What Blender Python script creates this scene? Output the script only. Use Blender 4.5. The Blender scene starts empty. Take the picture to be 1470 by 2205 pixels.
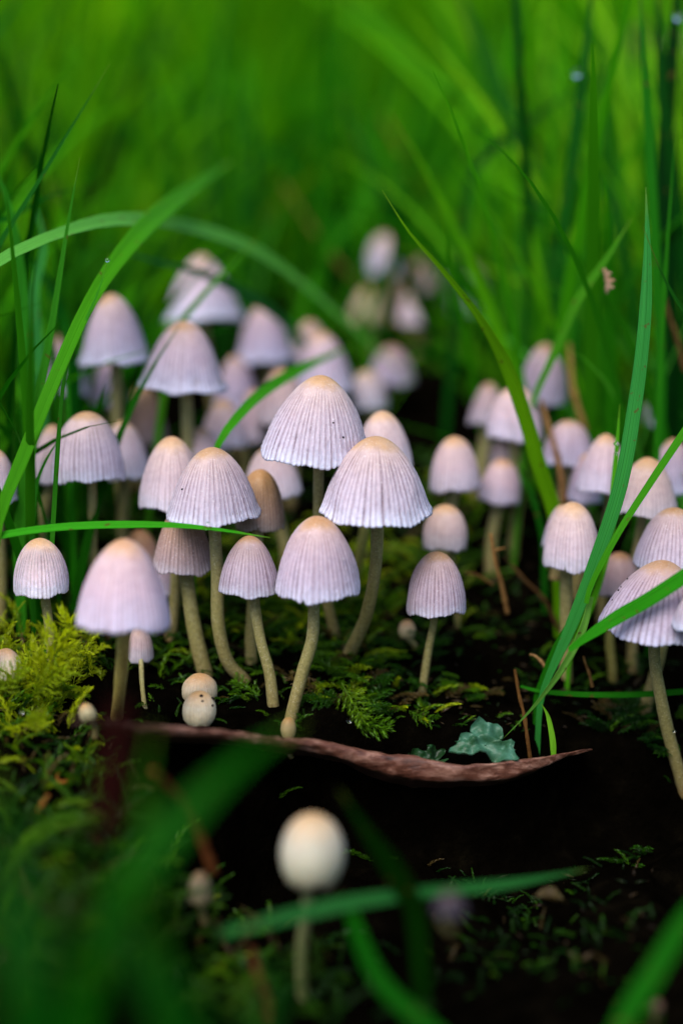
import bpy, math, random
import numpy as np

R_ = math.radians
rng = np.random.default_rng(7)
random.seed(7)
scene = bpy.context.scene
COL = scene.collection
MM = 0.001

# ------------------------------------------------------------------ camera, sky, sun, exposure
PITCH = R_(11.0)
CAMZ = 62 * MM
FPX = 3062.5                      # focal length in photograph pixels (50 mm on a 24 mm wide frame of 1470 px)
cam_d = bpy.data.cameras.new('camera')
cam = bpy.data.objects.new('camera', cam_d)
COL.objects.link(cam)
cam.location = (0, 0, CAMZ)
cam.rotation_euler = (math.pi / 2 - PITCH, 0, 0)
cam_d.sensor_fit = 'HORIZONTAL'
cam_d.sensor_width = 24
cam_d.lens = 50
cam_d.clip_start = 0.004
cam_d.clip_end = 500
cam_d.dof.use_dof = True
cam_d.dof.focus_distance = 0.1435
cam_d.dof.aperture_fstop = 8.2
scene.camera = cam

world = bpy.data.worlds.new('World')
scene.world = world
world.use_nodes = True
wn = world.node_tree
wn.nodes.clear()
SUN_EL, SUN_AZ = R_(52), R_(205)   # azimuth measured clockwise from +Y: light comes from behind and left of the camera
sky = wn.nodes.new('ShaderNodeTexSky')
sky.sky_type = 'NISHITA'
sky.sun_disc = False
sky.sun_elevation = SUN_EL
sky.sun_rotation = SUN_AZ
sky.air_density = 0.8
sky.dust_density = 1.6      # a milky, evenly clouded sky
bg = wn.nodes.new('ShaderNodeBackground')
bg.inputs['Strength'].default_value = 0.13
wo = wn.nodes.new('ShaderNodeOutputWorld')
wn.links.new(sky.outputs[0], bg.inputs[0])
wn.links.new(bg.outputs[0], wo.inputs[0])

sun_d = bpy.data.lights.new('sun', 'SUN')
sun_d.energy = 1.5
sun_d.angle = R_(40)
sun_d.color = (1.0, 0.95, 0.87)
sun = bpy.data.objects.new('sun', sun_d)
COL.objects.link(sun)
from mathutils import Vector
sdir = Vector((math.sin(SUN_AZ) * math.cos(SUN_EL), math.cos(SUN_AZ) * math.cos(SUN_EL), math.sin(SUN_EL)))
sun.rotation_euler = sdir.to_track_quat('Z', 'Y').to_euler()
sun.location = (0, -1, 2)

scene.view_settings.view_transform = 'Standard'
scene.view_settings.look = 'None'
scene.view_settings.exposure = 1.22
scene.view_settings.gamma = 1.0
scene.view_settings.use_curve_mapping = False
scene.render.engine = 'CYCLES'
scene.cycles.use_denoising = True
scene.cycles.max_bounces = 8
scene.cycles.transparent_max_bounces = 8

# ------------------------------------------------------------------ helpers
FWD = np.array([0, math.cos(PITCH), -math.sin(PITCH)])
UP = np.array([0, math.sin(PITCH), math.cos(PITCH)])
RIGHT = np.array([1.0, 0, 0])
CAM = np.array([0, 0, CAMZ])


def P(px, py, d):
    """A point of the place, read off the photograph at column px, row py and d millimetres in front of the lens."""
    return CAM + d * MM * (FWD + (px - 735) / FPX * RIGHT - (py - 1102.5) / FPX * UP)


def depth_of(p):
    return float((np.asarray(p) - CAM) @ FWD) / MM


def smooth(a, b, x):
    t = np.clip((x - a) / (b - a), 0, 1)
    return t * t * (3 - 2 * t)


def vnoise(x, y, seed=0):
    """Value noise, vectorised, about -1..1."""
    x = np.asarray(x, float); y = np.asarray(y, float)
    xi = np.floor(x).astype(np.int64); yi = np.floor(y).astype(np.int64)
    fx = x - xi; fy = y - yi
    fx = fx * fx * (3 - 2 * fx); fy = fy * fy * (3 - 2 * fy)

    def h(a, b):
        n = (a * 374761393 + b * 668265263 + seed * 974711) & 0x7fffffff
        n = ((n ^ (n >> 13)) * 1274126177) & 0x7fffffff
        return ((n ^ (n >> 16)) & 0xffff) / 32767.5 - 1
    return (h(xi, yi) * (1 - fx) + h(xi + 1, yi) * fx) * (1 - fy) + (h(xi, yi + 1) * (1 - fx) + h(xi + 1, yi + 1) * fx) * fy


def catmull(pts, n):
    pts = np.asarray(pts, float)
    if len(pts) == 2:
        t = np.linspace(0, 1, n)[:, None]
        return pts[0] * (1 - t) + pts[1] * t
    ext = np.vstack([2 * pts[0] - pts[1], pts, 2 * pts[-1] - pts[-2]])
    seg = np.linalg.norm(np.diff(pts[:, :3], axis=0), axis=1)
    cum = np.r_[0, np.cumsum(seg)]
    out = []
    for s in np.linspace(0, cum[-1], n):
        i = min(max(int(np.searchsorted(cum, s, 'right') - 1), 0), len(seg) - 1)
        u = (s - cum[i]) / max(seg[i], 1e-12)
        p0, p1, p2, p3 = ext[i:i + 4]
        out.append(0.5 * (2 * p1 + (p2 - p0) * u + (2 * p0 - 5 * p1 + 4 * p2 - p3) * u * u + (3 * p1 - p0 - 3 * p2 + p3) * u ** 3))
    return np.array(out)


def mesh_of(name, V, quads=None, tris=None, uv=None, col=None, smooth_=True):
    me = bpy.data.meshes.new(name)
    V = np.asarray(V, np.float32)
    q = np.zeros((0, 4), np.int32) if quads is None else np.asarray(quads, np.int32).reshape(-1, 4)
    t = np.zeros((0, 3), np.int32) if tris is None else np.asarray(tris, np.int32).reshape(-1, 3)
    me.vertices.add(len(V)); me.vertices.foreach_set('co', V.ravel())
    loops = np.r_[q.ravel(), t.ravel()]
    me.loops.add(len(loops)); me.loops.foreach_set('vertex_index', loops)
    me.polygons.add(len(q) + len(t))
    starts = np.r_[np.arange(len(q)) * 4, len(q) * 4 + np.arange(len(t)) * 3].astype(np.int32)
    me.polygons.foreach_set('loop_start', starts)
    if smooth_:
        me.polygons.foreach_set('use_smooth', np.ones(len(q) + len(t), bool))
    if uv is not None:
        l = me.uv_layers.new(name='UVMap')
        l.data.foreach_set('uv', np.asarray(uv, np.float32)[loops].ravel())
    if col is not None:
        a = me.color_attributes.new('Col', 'FLOAT_COLOR', 'POINT')
        c = np.ones((len(V), 4), np.float32); c[:, :3] = np.asarray(col, np.float32)
        a.data.foreach_set('color', c.ravel())
    me.update(calc_edges=True)
    me.validate()
    return me


def obj(name, me, m, parent=None, loc=(0, 0, 0), color=None):
    o = bpy.data.objects.new(name, me)
    COL.objects.link(o)
    if m is not None and not me.materials:
        me.materials.append(m)
    o.location = loc
    if parent is not None:
        o.parent = parent
    if color is not None:
        o.color = (*color, 1)
    return o


def tag(o, label=None, cat=None, group=None, kind=None):
    if label: o['label'] = label
    if cat: o['category'] = cat
    if group: o['group'] = group
    if kind: o['kind'] = kind
    return o


def thing(name, label, cat, loc, group=None):
    o = bpy.data.objects.new(name, None)
    COL.objects.link(o)
    o.empty_display_size = 0.002
    o.location = tuple(loc)
    return tag(o, label, cat, group)


def grid_quads(rows, cols, wrap=False):
    r = np.arange(rows - 1)[:, None]; c = np.arange(cols if wrap else cols - 1)[None, :]
    c2 = (c + 1) % cols
    return np.stack([r * cols + c, r * cols + c2, (r + 1) * cols + c2, (r + 1) * cols + c], -1).reshape(-1, 4)


# ------------------------------------------------------------------ materials
def mat(name):
    m = bpy.data.materials.new(name)
    m.use_nodes = True
    nt = m.node_tree
    nt.nodes.clear()
    out = nt.nodes.new('ShaderNodeOutputMaterial')
    return m, nt, out


def N(nt, kind, **kw):
    n = nt.nodes.new(kind)
    for k, v in kw.items():
        if k.startswith('i_'):
            n.inputs[k[2:].replace('_', ' ')].default_value = v
        else:
            setattr(n, k, v)
    return n


def ramp(nt, fac, stops):
    r = nt.nodes.new('ShaderNodeValToRGB')
    while len(r.color_ramp.elements) < len(stops):
        r.color_ramp.elements.new(0.5)
    for e, (p, c) in zip(r.color_ramp.elements, stops):
        e.position = p; e.color = (*c, 1) if len(c) == 3 else c
    nt.links.new(fac, r.inputs[0])
    return r.outputs[0]


def mix(nt, a, b, fac, mode='MIX'):
    n = nt.nodes.new('ShaderNodeMix'); n.data_type = 'RGBA'; n.blend_type = mode
    n.clamp_factor = True
    for s, v in ((0, fac), (6, a), (7, b)):
        if isinstance(v, (int, float)): n.inputs[s].default_value = v
        elif isinstance(v, tuple): n.inputs[s].default_value = (*v, 1)
        else: nt.links.new(v, n.inputs[s])
    return n.outputs[2]


def math_n(nt, op, a, b=None, c=None):
    n = nt.nodes.new('ShaderNodeMath'); n.operation = op
    for i, v in enumerate((a, b, c)):
        if v is None: continue
        if isinstance(v, (int, float)): n.inputs[i].default_value = v
        else: nt.links.new(v, n.inputs[i])
    return n.outputs[0]


def noise(nt, scale, detail=3, rough=0.55, coord='Object', dist=0.0):
    tc = nt.nodes.new('ShaderNodeTexCoord')
    n = nt.nodes.new('ShaderNodeTexNoise')
    n.inputs['Scale'].default_value = scale; n.inputs['Detail'].default_value = detail
    n.inputs['Roughness'].default_value = rough; n.inputs['Distortion'].default_value = dist
    nt.links.new(tc.outputs[coord], n.inputs['Vector'])
    return n.outputs['Fac']


def bump(nt, h, strength, dist):
    b = nt.nodes.new('ShaderNodeBump')
    b.inputs['Strength'].default_value = strength; b.inputs['Distance'].default_value = dist
    nt.links.new(h, b.inputs['Height'])
    return b.outputs[0]


def principled(nt, out, base, rough=0.6, spec=0.3, sss=0.0, sss_scale=0.001, normal=None, trans=0.0, trans_col=None):
    p = nt.nodes.new('ShaderNodeBsdfPrincipled')
    if isinstance(base, tuple): p.inputs['Base Color'].default_value = (*base, 1)
    else: nt.links.new(base, p.inputs['Base Color'])
    if isinstance(rough, (int, float)): p.inputs['Roughness'].default_value = rough
    else: nt.links.new(rough, p.inputs['Roughness'])
    p.inputs['Specular IOR Level'].default_value = spec
    if sss:
        p.inputs['Subsurface Weight'].default_value = sss
        p.inputs['Subsurface Radius'].default_value = (1.0, 0.6, 0.45)
        p.inputs['Subsurface Scale'].default_value = sss_scale
    if normal is not None: nt.links.new(normal, p.inputs['Normal'])
    if trans:
        t = nt.nodes.new('ShaderNodeBsdfTranslucent')
        tc = trans_col if trans_col is not None else base
        if isinstance(tc, tuple): t.inputs[0].default_value = (*tc, 1)
        else: nt.links.new(tc, t.inputs[0])
        ms = nt.nodes.new('ShaderNodeMixShader'); ms.inputs[0].default_value = trans
        nt.links.new(p.outputs[0], ms.inputs[1]); nt.links.new(t.outputs[0], ms.inputs[2])
        nt.links.new(ms.outputs[0], out.inputs[0])
    else:
        nt.links.new(p.outputs[0], out.inputs[0])
    return p


def make_cap_material(name, stops, groove_col, groove_amt):
    m, nt, out = mat(name)
    at = N(nt, 'ShaderNodeAttribute', attribute_name='Col')
    sep = nt.nodes.new('ShaderNodeSeparateColor')
    nt.links.new(at.outputs['Color'], sep.inputs[0])
    groove, h, sp = sep.outputs[0], sep.outputs[1], sep.outputs[2]
    n1 = noise(nt, 420, 3)
    hh = math_n(nt, 'ADD', h, math_n(nt, 'MULTIPLY', math_n(nt, 'SUBTRACT', n1, 0.5), 0.22))
    base = ramp(nt, hh, stops)
    g = math_n(nt, 'MULTIPLY', groove, groove_amt)
    base = mix(nt, base, groove_col, g)
    # blotchy watery patches along the ribs, and the fine pale meal of granules
    n2 = noise(nt, 1500, 4, 0.65)
    base = mix(nt, base, ramp(nt, n2, [(0.3, (0.72, 0.70, 0.74)), (0.62, (1, 1, 1))]), 0.6, 'MULTIPLY')
    n3 = noise(nt, 5200, 2, 0.6)
    gran = ramp(nt, n3, [(0.60, (0, 0, 0)), (0.72, (1, 1, 1))])
    base = mix(nt, base, (0.86, 0.85, 0.90), math_n(nt, 'MULTIPLY', gran, 0.26))
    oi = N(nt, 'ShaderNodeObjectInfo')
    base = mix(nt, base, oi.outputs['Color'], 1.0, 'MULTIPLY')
    nrm = bump(nt, math_n(nt, 'ADD', n3, math_n(nt, 'MULTIPLY', n2, 0.8)), 0.35, 0.00012)
    principled(nt, out, base, 0.5, 0.25, 0.35, 0.0014, nrm)
    return m


LILAC = [(0.0, (0.42, 0.235, 0.10)), (0.07, (0.47, 0.295, 0.165)), (0.16, (0.51, 0.375, 0.35)), (0.45, (0.51, 0.41, 0.465)), (0.82, (0.54, 0.475, 0.58)), (1.0, (0.70, 0.68, 0.83))]
PINK = [(0.0, (0.46, 0.26, 0.115)), (0.09, (0.52, 0.335, 0.21)), (0.22, (0.56, 0.415, 0.395)), (0.6, (0.58, 0.46, 0.51)), (1.0, (0.68, 0.61, 0.73))]
BROWN = [(0.0, (0.36, 0.20, 0.08)), (0.2, (0.34, 0.21, 0.11)), (0.5, (0.33, 0.22, 0.17)), (0.85, (0.37, 0.28, 0.28)), (1.0, (0.45, 0.38, 0.41))]  # browns of older caps, also carrying the shade on tucked-in ones
CREAM = [(0.0, (0.60, 0.36, 0.15)), (0.15, (0.64, 0.46, 0.27)), (0.4, (0.68, 0.60, 0.43)), (0.8, (0.67, 0.59, 0.37)), (1.0, (0.58, 0.47, 0.26))]
CAPM = {
    'lilac': make_cap_material('lilac_cap', LILAC, (0.12, 0.06, 0.075), 0.9),
    'pink': make_cap_material('pink_cap', PINK, (0.19, 0.105, 0.10), 0.78),
    'brown': make_cap_material('brown_cap', BROWN, (0.06, 0.03, 0.022), 0.9),
    'cream': make_cap_material('cream_cap', CREAM, (0.3, 0.2, 0.1), 0.4),
}

m, nt, out = mat('gill_flesh')
gn = noise(nt, 900, 2)
principled(nt, out, ramp(nt, gn, [(0.3, (0.20, 0.15, 0.13)), (0.7, (0.34, 0.28, 0.26))]), 0.7, 0.1, 0.1, 0.0008)
GILL = m

m, nt, out = mat('mushroom_stem')
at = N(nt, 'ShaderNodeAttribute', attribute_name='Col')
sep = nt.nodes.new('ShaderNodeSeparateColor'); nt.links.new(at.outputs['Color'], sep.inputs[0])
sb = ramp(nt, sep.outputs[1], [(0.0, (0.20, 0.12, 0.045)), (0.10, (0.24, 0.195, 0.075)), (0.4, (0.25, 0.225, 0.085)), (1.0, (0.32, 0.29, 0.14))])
s1 = noise(nt, 2600, 3, 0.7)
sb = mix(nt, sb, ramp(nt, s1, [(0.35, (0.62, 0.6, 0.5)), (0.65, (1.1, 1.1, 1.05))]), 0.8, 'MULTIPLY')
s2 = noise(nt, 6500, 1)
sb = mix(nt, sb, (0.7, 0.68, 0.55), math_n(nt, 'MULTIPLY', ramp(nt, s2, [(0.62, (0, 0, 0)), (0.72, (1, 1, 1))]), 0.35))
oi = N(nt, 'ShaderNodeObjectInfo')
sb = mix(nt, sb, oi.outputs['Color'], 1.0, 'MULTIPLY')
principled(nt, out, sb, 0.5, 0.3, 0.25, 0.001, bump(nt, s1, 0.4, 0.0001))
STEM = m


def grass_material(name, use_attr):
    m, nt, out = mat(name)
    if use_attr:
        at = N(nt, 'ShaderNodeAttribute', attribute_name='Col')
        base = at.outputs['Color']
    else:
        oi = N(nt, 'ShaderNodeObjectInfo')
        base = oi.outputs['Color']
    nrm = None
    if not use_attr:
        uvn = N(nt, 'ShaderNodeUVMap')
        sx = nt.nodes.new('ShaderNodeSeparateXYZ'); nt.links.new(uvn.outputs[0], sx.inputs[0])
        veins = math_n(nt, 'SINE', math_n(nt, 'MULTIPLY', sx.outputs[0], 2 * math.pi * 9))
        comb = nt.nodes.new('ShaderNodeCombineXYZ')
        nt.links.new(math_n(nt, 'MULTIPLY', sx.outputs[0], 22.0), comb.inputs[0])
        nt.links.new(math_n(nt, 'MULTIPLY', sx.outputs[1], 3.0), comb.inputs[1])
        nn = nt.nodes.new('ShaderNodeTexNoise'); nn.inputs['Scale'].default_value = 1.0; nn.inputs['Detail'].default_value = 4
        nt.links.new(comb.outputs[0], nn.inputs['Vector'])
        streak = math_n(nt, 'ADD', math_n(nt, 'MULTIPLY', veins, 0.12), nn.outputs['Fac'])
        base = mix(nt, base, ramp(nt, streak, [(0.25, (0.55, 0.62, 0.5)), (0.55, (1, 1, 1)), (0.8, (1.35, 1.25, 1.1))]), 0.85, 'MULTIPLY')
        # midrib, paler
        mid = math_n(nt, 'ABSOLUTE', math_n(nt, 'SUBTRACT', sx.outputs[0], 0.5))
        base = mix(nt, base, ramp(nt, mid, [(0.0, (0.7, 0.8, 0.6)), (0.05, (1, 1, 1))]), 0.7, 'MULTIPLY')
        # scattered brown rust flecks
        fl = noise(nt, 900, 2, 0.6)
        base = mix(nt, base, (0.10, 0.06, 0.015), math_n(nt, 'MULTIPLY', ramp(nt, fl, [(0.655, (0, 0, 0)), (0.71, (1, 1, 1))]), 0.7))
        # tips yellow slightly
        base = mix(nt, base, (0.22, 0.26, 0.03), math_n(nt, 'MULTIPLY', ramp(nt, sx.outputs[1], [(0.93, (0, 0, 0)), (1.0, (1, 1, 1))]), 0.5))
        nrm = bump(nt, streak, 0.5, 0.00012)
    hue = mix(nt, base, (1.15, 1.2, 0.4), 1.0, 'MULTIPLY')
    principled(nt, out, base, 0.55, 0.045 if not use_attr else 0.03, 0, 0.001, nrm, 0.42, hue)
    return m


BLADE = grass_material('grass_blade', False)
TURF = grass_material('meadow_grass', True)

m, nt, out = mat('moss_leaf')
at = N(nt, 'ShaderNodeAttribute', attribute_name='Col')
hue = mix(nt, at.outputs['Color'], (1.3, 1.15, 0.5), 1.0, 'MULTIPLY')
principled(nt, out, at.outputs['Color'], 0.4, 0.3, 0, 0.001, None, 0.4, hue)
MOSS = m

m, nt, out = mat('black_humus')
n1 = noise(nt, 260, 6, 0.7)
n2 = noise(nt, 1400, 4, 0.7)
b = ramp(nt, n1, [(0.3, (0.0006, 0.0005, 0.0003)), (0.55, (0.0016, 0.0012, 0.0007)), (0.78, (0.005, 0.004, 0.002))])
principled(nt, out, b, 1.0, 0.0, 0, 0.001, bump(nt, math_n(nt, 'ADD', n1, n2), 0.6, 0.0008))
SOIL = m

m, nt, out = mat('wet_bark')
tcb = N(nt, 'ShaderNodeTexCoord'); mpb = N(nt, 'ShaderNodeMapping'); mpb.inputs['Scale'].default_value = (0.22, 1, 1)
nt.links.new(tcb.outputs['Object'], mpb.inputs[0])
n1n = N(nt, 'ShaderNodeTexNoise'); n1n.inputs['Scale'].default_value = 1500; n1n.inputs['Detail'].default_value = 6; n1n.inputs['Roughness'].default_value = 0.7
nt.links.new(mpb.outputs[0], n1n.inputs['Vector']); n1 = n1n.outputs['Fac']
n2 = noise(nt, 2500, 3, 0.6)
b = ramp(nt, n1, [(0.3, (0.025, 0.006, 0.003)), (0.48, (0.11, 0.038, 0.022)), (0.70, (0.34, 0.18, 0.13))])
principled(nt, out, b, 0.45, 0.4, 0, 0.001, bump(nt, math_n(nt, 'ADD', n1, math_n(nt, 'MULTIPLY', n2, 0.4)), 0.5, 0.0004))
BARK = m


def simple_mat(name, c0, c1, scale, rough=0.7, spec=0.2, trans=0.0):
    m, nt, out = mat(name)
    n1 = noise(nt, scale, 5, 0.65)
    oi = N(nt, 'ShaderNodeObjectInfo')
    b = ramp(nt, n1, [(0.3, c0), (0.7, c1)])
    b = mix(nt, b, oi.outputs['Color'], 1.0, 'MULTIPLY')
    principled(nt, out, b, rough, spec, 0, 0.001, bump(nt, n1, 0.5, 0.0003), trans)
    return m


STRAW = simple_mat('dead_stalk', (0.12, 0.065, 0.028), (0.30, 0.20, 0.09), 1200, 0.8, 0.04)
DEADLEAF = simple_mat('dead_leaf', (0.5, 0.4, 0.3), (1, 1, 1), 500, 0.6, 0.3, 0.25)
LICHEN = simple_mat('blue_green_thallus', (0.006, 0.045, 0.004), (0.05, 0.155, 0.125), 520, 0.5, 0.35)
SPECK = simple_mat('black_speck', (0.006, 0.004, 0.003), (0.015, 0.01, 0.008), 3000)

m, nt, out = mat('water')
g = nt.nodes.new('ShaderNodeBsdfGlass'); g.inputs['IOR'].default_value = 1.33; g.inputs['Roughness'].default_value = 0.0
nt.links.new(g.outputs[0], out.inputs[0])
WATER = m

# ------------------------------------------------------------------ the ground
Z0 = np.array([  # y (mm), height relative to the lens (mm)
    (-2000, -55), (0, -55), (90, -50), (125, -48.5), (138, -47), (148, -44.5), (170, -38), (195, -31), (226, -24), (256, -15), (300, -8),
    (400, 6), (600, 42), (1000, 125), (2000, 310), (4000, 430), (20000, 700), (120000, 1500)], float)
CTRL = [(625, 1560, 141), (588, 1515, 145), (525, 1467, 148), (745, 1420, 151), (440, 1450, 150), (908, 1490, 150), (1460, 1690, 146),
        (115, 1480, 144), (430, 1565, 139), (50, 1480, 141), (1100, 1600, 146), (850, 1600, 143), (1250, 1590, 149),
        (80, 1600, 137), (80, 1700, 133), (0, 1850, 121), (0, 2150, 98), (250, 1600, 131), (300, 1800, 124), (300, 2100, 102), (-200, 1480, 141), (-200, 1700, 133), (1350, 1640, 149), (700, 1590, 141), (1000, 1630, 144)]
CP = np.array([P(*c) for c in CTRL])
EDGE_PX = [(-300, 1630, 134), (0, 1620, 131), (150, 1615, 129), (300, 1590, 128), (460, 1580, 131), (600, 1592, 134), (700, 1613, 137), (800, 1650, 138.5), (900, 1670, 139),
           (1000, 1678, 139), (1100, 1668, 140), (1200, 1641, 142), (1270, 1620, 145), (1360, 1655, 147.5), (1480, 1725, 149), (1900, 1800, 150)]
EDGE = np.array([P(*e) for e in EDGE_PX])


def mound(x, y):
    ym = y / MM
    z = np.interp(ym, Z0[:, 0], Z0[:, 1]) * MM
    res = CP[:, 2] - CAMZ - np.interp(CP[:, 1] / MM, Z0[:, 0], Z0[:, 1]) * MM
    s = 11 * MM
    num = np.zeros_like(z); den = np.full_like(z, 0.15)
    for (cx, cy, _), r in zip(CP, res):
        w = np.exp(-((x - cx) ** 2 + (y - cy) ** 2) / (2 * s * s))
        num += w * r; den += w
    return z + num / den


def ground_z(x, y):
    x = np.asarray(x, float); y = np.asarray(y, float)
    m_ = mound(x, y)
    ye = np.interp(x, EDGE[:, 0], EDGE[:, 1])
    steep = np.interp(x / MM, [-40, -20, -6], [16, 7, 1.6]) * MM
    back = np.interp(x / MM, [-20, -6, 24, 30], [0, 6, 6, 1]) * MM
    t = smooth(0, 1, (y - (ye + back) + steep) / (2 * steep))
    low = -61.5 * MM - 3.0 * MM * np.exp(-((y - ye - 2 * MM) / (6 * MM)) ** 2) + 2.2 * MM * vnoise(x / MM / 9, y / MM / 9, 3) + 0.8 * MM * vnoise(x / MM / 2.6, y / MM / 2.6, 4)
    low = np.maximum(low, m_ - np.interp(x / MM, [-19, -8], [0.8, 16]) * MM)
    bumpy = 0.9 * MM * vnoise(x / MM / 6, y / MM / 6, 1) + 0.45 * MM * vnoise(x / MM / 1.7, y / MM / 1.7, 2)
    far = smooth(0.3, 2.0, np.hypot(x, y))
    bumpy = bumpy * (1 - 0.5 * far) + far * (0.03 * vnoise(x / 0.5, y / 0.5, 5) + 0.25 * smooth(3, 20, y) * vnoise(x / 6, y / 6, 6))
    return CAMZ + t * m_ + (1 - t) * np.minimum(low, m_ - 1 * MM) + bumpy * (0.4 + 0.6 * t)


def on_ground(px, py, d0=85, d1=420):
    """Where the ray through a pixel first meets the ground."""
    ds = np.arange(d0, d1, 0.25)
    pts = np.array([P(px, py, d) for d in ds])
    below = pts[:, 2] <= ground_z(pts[:, 0], pts[:, 1])
    i = int(np.argmax(below)) if below.any() else len(ds) - 1
    return pts[i]


def axis(lo, hi, step, outer, n):
    core = np.arange(lo, hi + step / 2, step)
    g = np.geomspace(step, outer, n)
    return np.r_[lo - np.cumsum(g)[::-1], core, hi + np.cumsum(g)]


gx = axis(-0.055, 0.055, 0.0005, 18.0, 60)
gy = axis(0.07, 0.225, 0.0005, 18.0, 60)
GX, GY = np.meshgrid(gx, gy)
GZ = ground_z(GX.ravel(), GY.ravel())
gV = np.stack([GX.ravel(), GY.ravel(), GZ], -1)
tag(obj('ground', mesh_of('ground', gV, grid_quads(len(gy), len(gx))), SOIL), kind='structure')


# ------------------------------------------------------------------ curved slab of bark rimming the hollow
def bark_slab():
    prs = [(150, 1535, 113), (255, 1560, 121), (330, 1568, 125), (400, 1578, 128), (480, 1584, 130.5), (600, 1598, 134), (700, 1612, 137), (800, 1640, 138.5), (900, 1656, 139), (1000, 1664, 139), (1100, 1656, 140), (1200, 1634, 142), (1275, 1614, 145)]
    c = catmull(np.array([P(*p) for p in prs]), 420)
    n = len(c)
    s = np.linspace(0, 1, n)
    thick = np.interp(s, [0, .08, .25, .5, .68, .85, 1], [0.03, 0.35, 0.7, 1.1, 2.1, 1.5, 0.05]) * MM
    prof = [(0.0, 0.10), (0.0, 0.30), (0.12, 0.46), (0.5, 0.53), (1.5, 0.55), (4, 0.45), (9, 0.1), (14, -0.8), (14, -1.8), (9, -1.0), (4, -0.65), (1.5, -0.55), (0.5, -0.5), (0.15, -0.42), (0.05, -0.2)]
    V = []; uv = []
    for i in range(n):
        for k, (bk, u) in enumerate(prof):
            wob = 0.05 * MM * vnoise(s[i] * 130, k * 0.9, 11) + 0.10 * MM * vnoise(s[i] * 50, k * 0.5, 13) + 0.22 * MM * vnoise(s[i] * 16, k * 0.2, 12)
            p = c[i] + np.array([0, bk * MM * 0.9 + wob, u * thick[i] + wob * 0.6 - bk * MM * 0.36 - 0.6 * MM * smooth(0.10, 0.0, s[i])])
            V.append(p); uv.append((s[i], k / len(prof)))
    K = len(prof)
    q = grid_quads(n, K, wrap=True)
    root = thing('bark_slab', 'curved strip of wet reddish brown bark overhanging the black hollow', 'bark', c[n // 2])
    V = np.array(V) - np.array(root.location)
    obj('slab', mesh_of('slab', V, q[:, ::-1], None, uv), BARK, root)
    return root


bark_slab()


# ------------------------------------------------------------------ mushrooms
def cap_profile(shape, h):
    el = lambda k: np.sqrt(np.maximum(0, 1 - (1 - k * h) ** 2))
    if shape == 'wide': r = 0.64 * el(1) + 0.36 * h ** 0.95
    elif shape == 'bell': r = 0.72 * el(1) + 0.28 * h + 0.04 * h ** 8
    elif shape == 'flared': r = 0.72 * el(1) + 0.22 * h + 0.13 * h ** 7
    elif shape == 'cone': r = 0.5 * el(1.0) + 0.5 * h ** 0.9 + 0.08 * h ** 8
    elif shape == 'dome': r = 0.78 * el(1.03) + 0.22 * h
    elif shape == 'thimble': r = 0.93 * el(1.12) + 0.07 * h
    elif shape == 'egg': r = el(1.35)
    elif shape == 'ball': r = el(1.72)
    return r / r.max()


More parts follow.
